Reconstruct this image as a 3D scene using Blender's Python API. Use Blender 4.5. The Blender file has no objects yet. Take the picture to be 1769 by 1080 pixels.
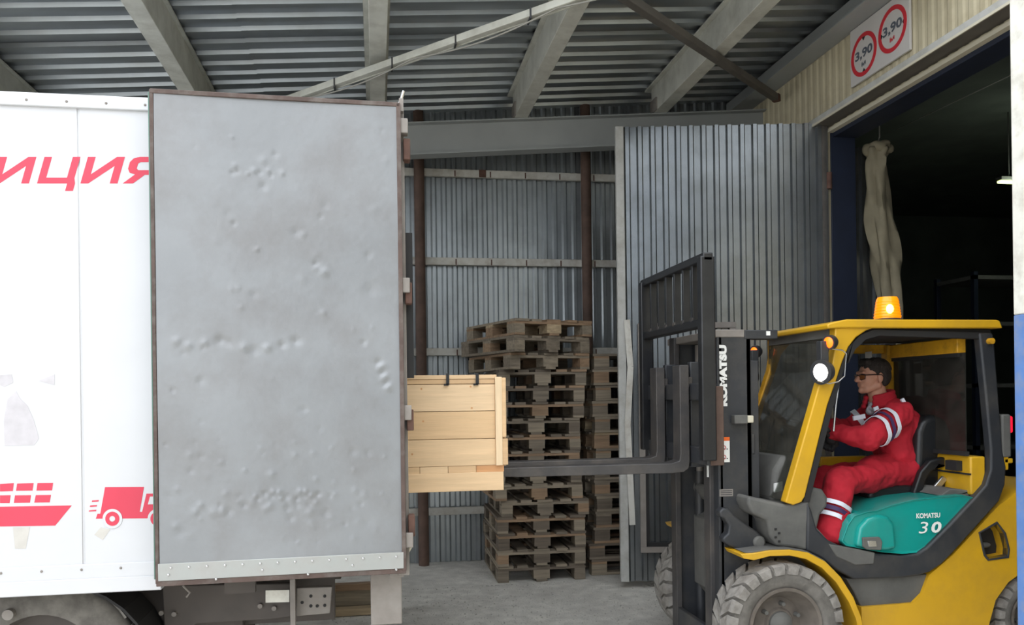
import bpy, bmesh, math, random
from math import sin, cos, pi, radians
from mathutils import Vector, Matrix
from mathutils.geometry import tessellate_polygon
random.seed(7)
SC = bpy.context.scene
COL = SC.collection

# ------------------------------------------------------------------ camera
FPX, CX, CY = 1400.0, 884.5, 687.0          # focal length and principal point of the photograph
YAW, ROLL = math.atan(234 / 1400), 0.013
CAM = Vector((0, 0, 1.65))
FWD = Vector((sin(YAW), cos(YAW), 0))
R0 = Vector((cos(YAW), -sin(YAW), 0))
U0 = Vector((0, 0, 1))
RT = R0 * cos(ROLL) - U0 * sin(ROLL)
UP = U0 * cos(ROLL) + R0 * sin(ROLL)
cd = bpy.data.cameras.new('camera')
cam = bpy.data.objects.new('camera', cd)
COL.objects.link(cam)
m = Matrix((RT, UP, -FWD)).transposed().to_4x4()
m.translation = CAM
cam.matrix_world = m
cd.sensor_width = 36
cd.lens = FPX / 1769 * 36
cd.shift_y = (CY - 540) / 1769
cd.clip_end = 200
SC.camera = cam

# ------------------------------------------------------------------ sky and exposure
W = bpy.data.worlds.new('world')
SC.world = W
W.use_nodes = True
nt = W.node_tree
bg = nt.nodes['Background']
tc = nt.nodes.new('ShaderNodeTexCoord')
sx = nt.nodes.new('ShaderNodeSeparateXYZ')
cr = nt.nodes.new('ShaderNodeValToRGB')
cr.color_ramp.elements[0].position = 0.0
cr.color_ramp.elements[0].color = (0.66, 0.69, 0.73, 1)
cr.color_ramp.elements[1].position = 0.6
cr.color_ramp.elements[1].color = (0.90, 0.94, 0.99, 1)
nt.links.new(tc.outputs['Generated'], sx.inputs[0])
nt.links.new(sx.outputs['Z'], cr.inputs['Fac'])
nt.links.new(cr.outputs['Color'], bg.inputs['Color'])
bg.inputs['Strength'].default_value = 3.35
VS = SC.view_settings
VS.view_transform = 'Standard'
VS.look = 'None'
VS.gamma = 1
VS.use_curve_mapping = False
VS.exposure = 0.0


def ray(px, py):
    return FWD * FPX + RT * (px - CX) + UP * (CY - py)


def onY(px, py, Y):
    d = ray(px, py)
    return CAM + d * (Y / d.y)


def onX(px, py, X):
    d = ray(px, py)
    return CAM + d * (X / d.x)


def onZ(px, py, Z=0.0):
    d = ray(px, py)
    return CAM + d * ((Z - CAM.z) / d.z)


# ------------------------------------------------------------------ materials
def lin(c):
    return tuple(((v / 255) / 12.92 if v / 255 <= 0.04045 else ((v / 255 + 0.055) / 1.055) ** 2.4) for v in c) + (1.0,)


def mat(name, col, rough=0.6, metal=0.0, var=0.0, scale=6.0, bump=0.0, bscale=40.0, dirt=None, dscale=3.0, damt=0.5, stretch=(1, 1, 1), emit=None, es=0.0, spec=0.5, coat=0.0):
    m = bpy.data.materials.new(name)
    m.use_nodes = True
    t = m.node_tree
    b = t.nodes['Principled BSDF']
    b.inputs['Base Color'].default_value = lin(col)
    b.inputs['Roughness'].default_value = rough
    b.inputs['Metallic'].default_value = metal
    b.inputs['Specular IOR Level'].default_value = spec
    b.inputs['Coat Weight'].default_value = coat
    if emit:
        b.inputs['Emission Color'].default_value = lin(emit)
        b.inputs['Emission Strength'].default_value = es
    need = var or bump or dirt
    if need:
        g = t.nodes.new('ShaderNodeNewGeometry')
        mp = t.nodes.new('ShaderNodeMapping')
        mp.inputs['Scale'].default_value = stretch
        t.links.new(g.outputs['Position'], mp.inputs['Vector'])
        last = None
        if var:
            n = t.nodes.new('ShaderNodeTexNoise')
            n.inputs['Scale'].default_value = scale
            n.inputs['Detail'].default_value = 6
            t.links.new(mp.outputs[0], n.inputs['Vector'])
            r = t.nodes.new('ShaderNodeMapRange')
            r.inputs['From Min'].default_value = 0.3
            r.inputs['From Max'].default_value = 0.7
            r.inputs['To Min'].default_value = 1 - var
            r.inputs['To Max'].default_value = 1 + var
            t.links.new(n.outputs['Fac'], r.inputs['Value'])
            mx = t.nodes.new('ShaderNodeMix')
            mx.data_type = 'RGBA'
            mx.blend_type = 'MULTIPLY'
            mx.inputs['Factor'].default_value = 1
            mx.inputs[6].default_value = lin(col)
            t.links.new(r.outputs[0], mx.inputs[7])
            last = mx.outputs[2]
        if dirt:
            n = t.nodes.new('ShaderNodeTexNoise')
            n.inputs['Scale'].default_value = dscale
            n.inputs['Detail'].default_value = 8
            n.inputs['Roughness'].default_value = 0.65
            t.links.new(mp.outputs[0], n.inputs['Vector'])
            r = t.nodes.new('ShaderNodeMapRange')
            r.inputs['From Min'].default_value = 0.45
            r.inputs['From Max'].default_value = 0.7
            r.inputs['To Max'].default_value = damt
            t.links.new(n.outputs['Fac'], r.inputs['Value'])
            mx = t.nodes.new('ShaderNodeMix')
            mx.data_type = 'RGBA'
            t.links.new(r.outputs[0], mx.inputs['Factor'])
            if last:
                t.links.new(last, mx.inputs[6])
            else:
                mx.inputs[6].default_value = lin(col)
            mx.inputs[7].default_value = lin(dirt)
            last = mx.outputs[2]
        if last:
            t.links.new(last, b.inputs['Base Color'])
        if bump:
            n = t.nodes.new('ShaderNodeTexNoise')
            n.inputs['Scale'].default_value = bscale
            n.inputs['Detail'].default_value = 4
            t.links.new(mp.outputs[0], n.inputs['Vector'])
            bp = t.nodes.new('ShaderNodeBump')
            bp.inputs['Strength'].default_value = bump
            bp.inputs['Distance'].default_value = 0.01
            t.links.new(n.outputs['Fac'], bp.inputs['Height'])
            t.links.new(bp.outputs[0], b.inputs['Normal'])
    return m


def glass_mat(name, tint, gloss=0.12, dust=0.08):
    m = bpy.data.materials.new(name)
    m.use_nodes = True
    t = m.node_tree
    t.nodes.remove(t.nodes['Principled BSDF'])
    out = t.nodes['Material Output']
    tr = t.nodes.new('ShaderNodeBsdfTransparent')
    tr.inputs['Color'].default_value = lin(tint)
    gl = t.nodes.new('ShaderNodeBsdfGlossy')
    gl.inputs['Roughness'].default_value = 0.03
    df = t.nodes.new('ShaderNodeBsdfDiffuse')
    df.inputs['Color'].default_value = lin((150, 145, 135))
    nz = t.nodes.new('ShaderNodeTexNoise')
    nz.inputs['Scale'].default_value = 9
    nz.inputs['Detail'].default_value = 7
    mr = t.nodes.new('ShaderNodeMapRange')
    mr.inputs['To Min'].default_value = 0
    mr.inputs['To Max'].default_value = dust * 2
    t.links.new(nz.outputs['Fac'], mr.inputs['Value'])
    m1 = t.nodes.new('ShaderNodeMixShader')
    m1.inputs[0].default_value = gloss
    t.links.new(tr.outputs[0], m1.inputs[1])
    t.links.new(gl.outputs[0], m1.inputs[2])
    m2 = t.nodes.new('ShaderNodeMixShader')
    t.links.new(mr.outputs[0], m2.inputs[0])
    t.links.new(m1.outputs[0], m2.inputs[1])
    t.links.new(df.outputs[0], m2.inputs[2])
    t.links.new(m2.outputs[0], out.inputs['Surface'])
    return m


M = {}
M['ground'] = mat('dusty_concrete', (204, 201, 193), 0.95, var=0.16, scale=9, bump=0.6, bscale=60, dirt=(166, 162, 155), dscale=1.3, damt=0.6)
M['stone'] = mat('grit_stone', (160, 157, 150), 0.95, var=0.3, scale=30)
M['deck'] = mat('galvanised_deck', (166, 171, 174), 0.34, 0.85, var=0.12, scale=1.5, dirt=(140, 138, 130), dscale=2, damt=0.4)
M['wallsheet'] = mat('galvanised_wall', (165, 170, 172), 0.32, 0.75, var=0.08, scale=2, dirt=(125, 128, 126), dscale=3, damt=0.4)
M['leafsheet'] = mat('galvanised_gate', (150, 154, 157), 0.24, 0.88, var=0.1, scale=3, dirt=(120, 122, 118), dscale=4, damt=0.45)
M['beam'] = mat('grey_painted_beam', (200, 200, 190), 0.6, var=0.12, scale=4, dirt=(128, 122, 108), dscale=5, damt=0.4)
M['rafter'] = mat('rafter_grey', (158, 161, 160), 0.6, var=0.06, scale=3)
M['beamdark'] = mat('dark_primer_beam', (92, 88, 82), 0.7, var=0.15, scale=6)
M['rustpipe'] = mat('brown_rusty_pipe', (92, 72, 62), 0.75, var=0.25, scale=8, dirt=(60, 48, 42), dscale=6)
M['girt'] = mat('whitish_girt', (196, 194, 186), 0.6, var=0.1, scale=6, dirt=(140, 125, 105), dscale=9, damt=0.5)
M['rust'] = mat('rust', (92, 66, 56), 0.85, var=0.3, scale=15)
M['beige'] = mat('beige_sheet', (200, 190, 162), 0.6, var=0.05, scale=3, dirt=(165, 152, 122), dscale=5, damt=0.5)
M['trimgrey'] = mat('grey_trim', (176, 176, 172), 0.55, var=0.08, scale=5, dirt=(135, 130, 118), dscale=9, damt=0.5)
M['cream'] = mat('cream_edge', (198, 192, 172), 0.6)
M['navy'] = mat('navy_frame', (24, 32, 50), 0.6, var=0.15, scale=6)
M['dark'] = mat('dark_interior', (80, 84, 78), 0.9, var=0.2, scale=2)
M['tarp'] = mat('dirty_tarp', (138, 130, 108), 0.8, var=0.15, scale=7, bump=0.3, bscale=12)
M['blocker'] = mat('blocker_grey', (128, 134, 140), 0.7, var=0.1, scale=1)
M['postwhite'] = mat('post_white', (222, 220, 210), 0.6, var=0.08, scale=8, dirt=(165, 155, 140), dscale=12, damt=0.5)
M['postblue'] = mat('post_blue', (92, 128, 186), 0.6, var=0.1, scale=8, dirt=(150, 150, 150), dscale=14, damt=0.5)
M['white'] = mat('white_panel', (200, 200, 202), 0.4, var=0.02, scale=3, coat=0.2)
M['red'] = mat('red_print', (206, 58, 80), 0.5, var=0.06, scale=4)
M['stain'] = mat('grey_lilac_stain', (191, 187, 190), 0.7, var=0.08, scale=20)
M['stainbeige'] = mat('beige_stain', (192, 188, 181), 0.7, var=0.06, scale=20)
M['door'] = mat('worn_grey_door', (138, 140, 142), 0.38, 0.2, var=0.07, scale=2.2, bump=0.12, bscale=30, dirt=(114, 109, 106), dscale=2.6, damt=0.45, stretch=(1, 1, 1))
M['kick'] = mat('aluminium_kick_plate', (168, 170, 167), 0.42, 0.4, var=0.07, scale=6, dirt=(150, 140, 135), dscale=6, damt=0.4)
M['doorframe'] = mat('rusty_brown_frame', (84, 68, 62), 0.7, var=0.2, scale=8, dirt=(118, 112, 106), dscale=12, damt=0.6)
M['green'] = mat('green_grey_edge', (96, 122, 112), 0.6)
M['steel'] = mat('dusty_steel', (140, 134, 128), 0.7, 0.2, var=0.14, scale=8, dirt=(108, 96, 88), dscale=5, damt=0.4)
M['chassis'] = mat('dusty_chassis', (88, 82, 78), 0.85, var=0.15, scale=8, dirt=(78, 70, 64), dscale=4, damt=0.5)
M['rubber'] = mat('black_rubber', (34, 33, 33), 0.75)
M['tyre'] = mat('dusty_tyre', (112, 108, 102), 0.95, var=0.2, scale=14, dirt=(70, 66, 62), dscale=12, damt=0.6)
M['tyrelug'] = mat('dusty_tyre_lug', (140, 136, 130), 0.95, var=0.2, scale=20, dirt=(96, 88, 80), dscale=16, damt=0.6)
M['rim'] = mat('dusty_rim', (108, 100, 92), 0.8, 0.1, var=0.2, scale=15)
M['yellow'] = mat('forklift_yellow', (208, 160, 28), 0.42, var=0.05, scale=3, dirt=(176, 138, 52), dscale=4, damt=0.45, coat=0.1)
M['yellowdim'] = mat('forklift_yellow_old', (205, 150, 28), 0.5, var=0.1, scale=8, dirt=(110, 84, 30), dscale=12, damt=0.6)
M['black'] = mat('forklift_black', (46, 48, 52), 0.45, var=0.12, scale=5, dirt=(84, 80, 74), dscale=4, damt=0.5)
M['blackdeep'] = mat('backrest_black', (24, 25, 28), 0.4, dirt=(54, 54, 54), dscale=8, damt=0.4)
M['fork'] = mat('fork_steel', (72, 70, 70), 0.5, 0.3, var=0.15, scale=8, dirt=(110, 102, 94), dscale=5, damt=0.5)
M['dust'] = mat('dusty_grey_plastic', (98, 97, 93), 0.75, var=0.12, scale=6, dirt=(66, 66, 66), dscale=5, damt=0.5)
M['teal'] = mat('teal_hood', (18, 148, 138), 0.28, var=0.04, scale=3, coat=0.3, dirt=(52, 130, 122), dscale=4, damt=0.4)
M['seat'] = mat('black_seat_vinyl', (30, 31, 33), 0.38, bump=0.1, bscale=90)
M['lampglass'] = mat('headlamp_lit', (255, 250, 245), 0.3, emit=(255, 246, 240), es=9)
M['indicator'] = mat('indicator_orange', (240, 90, 20), 0.3, emit=(255, 96, 16), es=3.2)
M['beacon'] = mat('beacon_amber', (240, 140, 20), 0.25, emit=(250, 130, 5), es=0.9)
M['beaconcore'] = mat('beacon_bulb', (255, 220, 120), 0.3, emit=(255, 215, 90), es=7)
M['redlamp'] = mat('tail_lamp_red', (220, 30, 50), 0.3, emit=(240, 20, 50), es=1.2)
M['chrome'] = mat('chrome', (205, 205, 205), 0.25, 0.9)
M['labelwhite'] = mat('label_white', (232, 232, 228), 0.5)
M['labelorange'] = mat('label_orange', (232, 104, 32), 0.5)
M['labelred'] = mat('label_red', (190, 60, 62), 0.5)
M['ink'] = mat('ink_black', (36, 38, 44), 0.6)
M['signwhite'] = mat('sign_white', (206, 202, 198), 0.55, var=0.04, scale=5)
M['signred'] = mat('sign_red', (206, 50, 60), 0.5)
M['signgrey'] = mat('sign_digits', (92, 98, 108), 0.5)
M['glass'] = glass_mat('dusty_glass', (196, 200, 196), 0.07, 0.10)
M['rearglass'] = glass_mat('tinted_rear_glass', (130, 136, 132), 0.05, 0.08)
M['skin'] = mat('skin', (196, 142, 118), 0.55, var=0.05, scale=25)
M['redcloth'] = mat('red_workwear', (178, 24, 42), 0.85, var=0.12, scale=10, bump=0.25, bscale=22)
M['reflect'] = mat('reflective_tape', (228, 230, 240), 0.4)
M['tapedark'] = mat('navy_tape_edge', (70, 48, 90), 0.7)
M['hair'] = mat('dark_brown_hair', (44, 36, 32), 0.8, bump=0.5, bscale=120)
M['shirt'] = mat('checked_shirt', (170, 170, 176), 0.8, var=0.5, scale=60)
M['shoe'] = mat('dusty_brown_shoe', (70, 54, 48), 0.8, var=0.2, scale=20)
M['specs'] = mat('spectacle_frame', (40, 26, 24), 0.4)
M['amberlens'] = mat('amber_lens', (140, 84, 48), 0.15)
M['glove'] = mat('black_glove', (34, 32, 34), 0.8)
M['lampgreen'] = mat('hall_lamp', (220, 235, 150), 0.4, emit=(225, 245, 150), es=3)
M['wire'] = mat('wire_grey', (150, 148, 140), 0.5)


def wood(name, col, var=0.14, grain='x', dark=0.75):
    st = {'x': (0.6, 9, 9), 'y': (9, 0.6, 9), 'z': (9, 9, 0.6)}[grain]
    m = mat(name, col, 0.75, var=var, scale=5, bump=0.15, bscale=8, dirt=tuple(int(c * dark) for c in col), dscale=3.5, damt=0.6, stretch=st)
    return m


CR = [wood('crate_pine_%d' % i, c, 0.07, 'x', 0.9) for i, c in enumerate([(222, 190, 150), (216, 182, 140), (226, 196, 158), (210, 175, 134)])]
CRV = wood('crate_pine_upright', (226, 200, 164), 0.08, 'z', 0.88)
CRO = wood('crate_pine_orange', (206, 152, 104), 0.08, 'x', 0.85)
PW = [wood('pallet_wood_%d' % i, c, 0.2, 'x', 0.7) for i, c in enumerate([(142, 130, 112), (124, 113, 98), (108, 97, 84), (150, 124, 98), (176, 156, 126)])]

# ------------------------------------------------------------------ mesh building
ORG = {}


class MB:
    def __init__(s):
        s.v = []
        s.f = []

    def add(s, vs, fs):
        o = len(s.v)
        s.v += [Vector(v) for v in vs]
        s.f += [tuple(i + o for i in f) for f in fs]
        return s

    def box(s, x0, x1, y0, y1, z0, z1):
        if x0 > x1: x0, x1 = x1, x0
        if y0 > y1: y0, y1 = y1, y0
        if z0 > z1: z0, z1 = z1, z0
        return s.add([(x0, y0, z0), (x1, y0, z0), (x1, y1, z0), (x0, y1, z0), (x0, y0, z1), (x1, y0, z1), (x1, y1, z1), (x0, y1, z1)],
                     [(0, 3, 2, 1), (4, 5, 6, 7), (0, 1, 5, 4), (1, 2, 6, 5), (2, 3, 7, 6), (3, 0, 4, 7)])

    def bar(s, a, b, w, h, up=(0, 0, 1)):
        a, b = Vector(a), Vector(b)
        d = (b - a).normalized()
        u = Vector(up)
        if abs(d.dot(u)) > 0.99:
            u = Vector((1, 0, 0))
        r = d.cross(u).normalized()
        u = r.cross(d)
        P = []
        for c in (a, b):
            for i, j in ((-1, -1), (1, -1), (1, 1), (-1, 1)):
                P.append(c + r * (i * w / 2) + u * (j * h / 2))
        return s.add(P, [(0, 1, 2, 3), (7, 6, 5, 4), (0, 4, 5, 1), (1, 5, 6, 2), (2, 6, 7, 3), (3, 7, 4, 0)])

    def tube(s, pts, r, n=10, cap=True):
        pts = [Vector(p) for p in pts]
        rs = r if isinstance(r, (list, tuple)) else [r] * len(pts)
        vs = []
        pr = None
        for i, p in enumerate(pts):
            d = (pts[min(i + 1, len(pts) - 1)] - pts[max(i - 1, 0)]).normalized()
            if pr is None:
                a = Vector((0, 0, 1)) if abs(d.z) < 0.9 else Vector((1, 0, 0))
                pr = d.cross(a).normalized()
            pr = (pr - d * pr.dot(d)).normalized()
            q = d.cross(pr)
            for k in range(n):
                t = 2 * pi * k / n
                vs.append(p + (pr * cos(t) + q * sin(t)) * rs[i])
        fs = []
        for i in range(len(pts) - 1):
            for k in range(n):
                a, b = i * n + k, i * n + (k + 1) % n
                fs.append((a, b, b + n, a + n))
        if cap:
            fs.append(tuple(range(n - 1, -1, -1)))
            e = (len(pts) - 1) * n
            fs.append(tuple(range(e, e + n)))
        return s.add(vs, fs)

    def prism(s, poly, y0, y1, holes=()):
        """poly: list of (x, z); extruded along y"""
        loops = [list(poly)] + [list(h) for h in holes]
        tri = tessellate_polygon([[Vector((p[0], p[1], 0)) for p in l] for l in loops])
        flat = [p for l in loops for p in l]
        n = len(flat)
        vs = [(p[0], y0, p[1]) for p in flat] + [(p[0], y1, p[1]) for p in flat]
        fs = []
        if not holes:
            fs.append(tuple(range(n)))
            fs.append(tuple(range(2 * n - 1, n - 1, -1)))
        else:
            for t in tri:
                fs.append(tuple(t))
                fs.append(tuple(i + n for i in reversed(t)))
        o = 0
        for l in loops:
            k = len(l)
            for i in range(k):
                a, b = o + i, o + (i + 1) % k
                fs.append((a, b, b + n, a + n))
            o += k
        return s.add(vs, fs)

    def prismx(s, poly, x0, x1):
        """poly: list of (y, z) extruded along x"""
        n = len(poly)
        vs = [(x0, p[0], p[1]) for p in poly] + [(x1, p[0], p[1]) for p in poly]
        fs = [tuple(range(n)), tuple(range(2 * n - 1, n - 1, -1))]
        for i in range(n):
            a, b = i, (i + 1) % n
            fs.append((a, b, b + n, a + n))
        return s.add(vs, fs)

    def lathe(s, prof, c, axis='y', n=40, closed=False):
        """prof: (r, h) ; h along axis from centre c"""
        c = Vector(c)
        A = {'x': (Vector((1, 0, 0)), Vector((0, 1, 0)), Vector((0, 0, 1))), 'y': (Vector((0, 1, 0)), Vector((1, 0, 0)), Vector((0, 0, 1))), 'z': (Vector((0, 0, 1)), Vector((1, 0, 0)), Vector((0, 1, 0)))}
        ax, e1, e2 = A[axis] if isinstance(axis, str) else axis
        k = len(prof)
        vs = []
        for i in range(n):
            t = 2 * pi * i / n
            for r, h in prof:
                vs.append(c + ax * h + (e1 * cos(t) + e2 * sin(t)) * r)
        fs = []
        for i in range(n):
            j = (i + 1) % n
            for q in range(k if closed else k - 1):
                a, b = i * k + q, i * k + (q + 1) % k
                d, e = j * k + q, j * k + (q + 1) % k
                fs.append((a, b, e, d))
        if not closed:
            if prof[0][0] > 1e-5: fs.append(tuple(i * k for i in range(n)))
            if prof[-1][0] > 1e-5: fs.append(tuple(i * k + k - 1 for i in reversed(range(n))))
        return s.add(vs, fs)

    def ball(s, c, r, n=16, rot=None):
        c = Vector(c)
        r = Vector(r if isinstance(r, (list, tuple)) else (r, r, r))
        vs = []
        h = n // 2
        for i in range(h + 1):
            a = pi * i / h
            for k in range(n):
                t = 2 * pi * k / n
                p = Vector((sin(a) * cos(t) * r.x, sin(a) * sin(t) * r.y, cos(a) * r.z))
                if rot is not None:
                    p = rot @ p
                vs.append(c + p)
        fs = []
        for i in range(h):
            for k in range(n):
                a, b = i * n + k, i * n + (k + 1) % n
                fs.append((a, a + n, b + n, b))
        return s.add(vs, fs)

    def limb(s, a, b, ra, rb, n=16):
        a, b = Vector(a), Vector(b)
        d = b - a
        L = d.length
        d.normalize()
        pts, rs = [], []
        for i in range(5):
            t = -pi / 2 + (pi / 2) * i / 5
            pts.append(a + d * (sin(t) * ra)); rs.append(max(cos(t) * ra, 0.002))
        pts.append(a); rs.append(ra)
        pts.append(b); rs.append(rb)
        for i in range(1, 6):
            t = (pi / 2) * i / 5
            pts.append(b + d * (sin(t) * rb)); rs.append(max(cos(t) * rb, 0.002))
        return s.tube(pts, rs, n)

    def build(s, name, mt, parent=None, bevel=0.0, seg=2, smooth=True, local=False, angle=35, weld=True):
        me = bpy.data.meshes.new(name)
        o0 = Vector((0, 0, 0)) if (local or parent is None) else ORG.get(parent.name, Vector((0, 0, 0)))
        me.from_pydata([v - o0 for v in s.v], [], s.f)
        bm = bmesh.new()
        bm.from_mesh(me)
        if weld:
            bmesh.ops.remove_doubles(bm, verts=bm.verts, dist=1e-5)
        bmesh.ops.recalc_face_normals(bm, faces=bm.faces)
        bm.to_mesh(me)
        bm.free()
        if smooth:
            me.shade_smooth()
            me.set_sharp_from_angle(angle=radians(angle))
        ob = bpy.data.objects.new(name, me)
        COL.objects.link(ob)
        if mt is not None:
            me.materials.append(mt)
        if parent is not None:
            ob.parent = parent
            ORG[ob.name] = o0
        if bevel:
            b = ob.modifiers.new('bevel', 'BEVEL')
            b.width = bevel
            b.segments = seg
            b.limit_method = 'ANGLE'
            b.angle_limit = radians(40)
            b.harden_normals = False
        return ob


def tag(o, label=None, cat=None, group=None, kind=None):
    if label: o['label'] = label
    if cat: o['category'] = cat
    if group: o['group'] = group
    if kind: o['kind'] = kind
    return o


def root(name, loc, label=None, cat=None, group=None, kind=None):
    o = bpy.data.objects.new(name, None)
    COL.objects.link(o)
    o.location = loc
    o.empty_display_size = 0.1
    ORG[o.name] = Vector(loc)
    return tag(o, label, cat, group, kind)


def text_mesh(txt, origin, xdir, ydir, height, mt, parent, name='lettering', width=None, offset=0.0, shear=0.0, thick=0.0008):
    """text standing on a real surface: origin = lower left corner, xdir/ydir unit vectors"""
    cu = bpy.data.curves.new('t', 'FONT')
    cu.body = txt
    cu.offset = offset
    cu.shear = shear
    cu.resolution_u = 3
    to = bpy.data.objects.new('t', cu)
    COL.objects.link(to)
    bpy.context.view_layer.update()
    dg = bpy.context.evaluated_depsgraph_get()
    me = bpy.data.meshes.new_from_object(to.evaluated_get(dg))
    bpy.data.objects.remove(to)
    xs = [v.co.x for v in me.vertices]; ys = [v.co.y for v in me.vertices]
    x0, x1, y0, y1 = min(xs), max(xs), min(ys), max(ys)
    sy = height / (y1 - y0)
    sxx = sy if width is None else width / (x1 - x0)
    xdir, ydir = Vector(xdir), Vector(ydir)
    nz = xdir.cross(ydir)
    o0 = ORG.get(parent.name, Vector((0, 0, 0)))
    for v in me.vertices:
        v.co = Vector(origin) + xdir * ((v.co.x - x0) * sxx) + ydir * ((v.co.y - y0) * sy) + nz * thick - o0
    ob = bpy.data.objects.new(name, me)
    me.materials.clear()
    me.materials.append(mt)
    COL.objects.link(ob)
    ob.parent = parent
    return ob


def copy_tree(o, parent=None):
    c = o.copy()
    COL.objects.link(c)
    c.parent = parent
    for ch in [x for x in KIDS.get(o.name, [])]:
        copy_tree(ch, c)
    return c


KIDS = {}


def corrug(u0, u1, pitch, crest, slope, depth, phase=0.0):
    """zigzag profile points (u, d) of a trapezoidal sheet between u0 and u1"""
    pts = []
    k = math.floor((u0 - phase) / pitch)
    u = phase + k * pitch
    raw = []
    while u < u1 + pitch:
        raw += [(u, 0), (u + crest, 0), (u + crest + slope, depth), (u + pitch - slope, depth)]
        u += pitch
    for i in range(len(raw) - 1):
        (a, da), (b, db) = raw[i], raw[i + 1]
        if b <= u0 or a >= u1:
            continue
        f = lambda t: da + (db - da) * (t - a) / (b - a) if b > a else da
        A, B = max(a, u0), min(b, u1)
        if not pts:
            pts.append((A, f(A)))
        pts.append((B, f(B)))
    return pts

# ================================================================== SETTING
XW = 3.87          # end wall with the gate opening
YB = 8.2           # back wall
SL = 0.08          # slope of the roof


def roofz(x, z0=4.46):
    return z0 + SL * x


def onroof(px, py, z0):
    d = ray(px, py)
    t = (z0 - CAM.z) / (d.z - SL * d.x)
    return CAM + d * t


# ground
g = MB()
N = 60
for i in range(N + 1):
    for j in range(N + 1):
        x, y = -14 + 30 * i / N, -10 + 24 * j / N
        g.v.append(Vector((x, y, random.uniform(-0.006, 0.0))))
for i in range(N):
    for j in range(N):
        a = i * (N + 1) + j
        g.f.append((a, a + N + 1, a + N + 2, a + 1))
tag(g.build('floor', M['ground']), 'dusty grey concrete yard floor strewn with grit', kind='structure')
g = MB().box(-60, 60, -60, 60, -0.4, -0.03)
tag(g.build('ground', M['ground']), 'flat pale yard ground around the building', kind='structure')

# back wall
wb = root('wall_back', (0, YB, 0), 'corrugated galvanised sheet wall behind the pallets', kind='structure')


def sheet_y(x0, x1, y, z0, z1, phase, zslope=0.0, depth=0.020, pitch=0.104):
    pts = corrug(x0, x1, pitch, 0.040, 0.018, depth, phase)
    mb = MB()
    vs = []
    for (u, d) in pts:
        vs += [(u, y - d, z0), (u, y - d, z1 + zslope * u)]
    mb.add(vs, [(2 * i, 2 * i + 2, 2 * i + 3, 2 * i + 1) for i in range(len(pts) - 1)])
    return mb


x = -4.4
i = 0
while x < XW - 0.05:
    x1 = min(x + 1.1, XW)
    mb = sheet_y(x, x1 + 0.03, YB - (0.003 if i % 2 else 0), 0.0, 4.5, 0.0, SL)
    mb.build('corrugated_sheet', M['wallsheet'], wb, angle=10)
    x = x1
    i += 1
MB().box(-4.4, XW, YB + 0.01, YB + 0.06, 0, 4.0).build('backing', M['dark'], wb)
for z in (3.92, 3.03, 2.12, 1.3, 0.52):
    gi = MB().box(-4.4, XW, YB - 0.075, YB - 0.03, z - 0.04, z + 0.035).build('girt', M['girt'], wb, bevel=0.004)
    if z > 2.0:
        for k in range(14):
            xx = -1.0 + k * 0.36
            MB().box(xx, xx + 0.012, YB - 0.079, YB - 0.074, z - 0.038, z + 0.02).build('clip', M['rust'], gi)
    if z == 3.92:
        MB().box(1.05, 1.12, YB - 0.085, YB - 0.074, z - 0.04, z + 0.035).build('rust_patch', M['rust'], gi)

# round columns before the back wall
for px in (728, 1016):
    c = onY(px, 620, YB - 0.14)
    o = MB().tube([(c.x, c.y, 0), (c.x, c.y, roofz(c.x))], 0.052, 16).build('wall_column', M['rustpipe'])
    tag(o, 'rusty brown pipe column %s' % ('beside the truck against the corrugated wall' if px == 728 else 'behind the pallet stacks against the corrugated wall'), kind='structure')
for X in (-2.1, -4.2):
    tag(MB().tube([(X, YB - 0.14, 0), (X, YB - 0.14, roofz(X))], 0.052, 16).build('wall_column', M['rustpipe']), 'rusty brown pipe column hidden behind the truck', kind='structure')

# roof deck
ce = root('ceiling', (0, 0, 4.46), 'ribbed galvanised roof deck on grey purlins', kind='structure')
ys = [4.6, 5.5, 6.4, 7.3, YB]
xs = [-4.4, -3.0, -0.95, XW]
for a in range(len(xs) - 1):
    for b in range(len(ys) - 1):
        pts = corrug(ys[b], ys[b + 1] + 0.02, 0.2, 0.050, 0.010, 0.030, 0.02)
        mb = MB()
        vs = []
        off = 0.004 if a == 1 else 0.0
        for (u, d) in pts:
            vs += [(xs[a] - 0.03, u, roofz(xs[a] - 0.03) + d - off), (xs[a + 1], u, roofz(xs[a + 1]) + d - off)]
        mb.add(vs, [(2 * i, 2 * i + 2, 2 * i + 3, 2 * i + 1) for i in range(len(pts) - 1)])
        mb.build('deck_sheet', M['deck'], ce, angle=10)
mb = MB()
mb.add([(xs[0], 4.6, roofz(xs[0]) + 0.07), (XW, 4.6, roofz(XW) + 0.07), (XW, YB, roofz(XW) + 0.07), (xs[0], YB, roofz(xs[0]) + 0.07),
        (xs[0], 4.6, roofz(xs[0]) + 0.2), (XW, 4.6, roofz(XW) + 0.2), (XW, YB, roofz(XW) + 0.2), (xs[0], YB, roofz(xs[0]) + 0.2)],
       [(0, 3, 2, 1), (4, 5, 6, 7), (0, 1, 5, 4), (1, 2, 6, 5), (2, 3, 7, 6), (3, 0, 4, 7)])
mb.build('roof_backing', M['deck'], ce)

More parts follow.
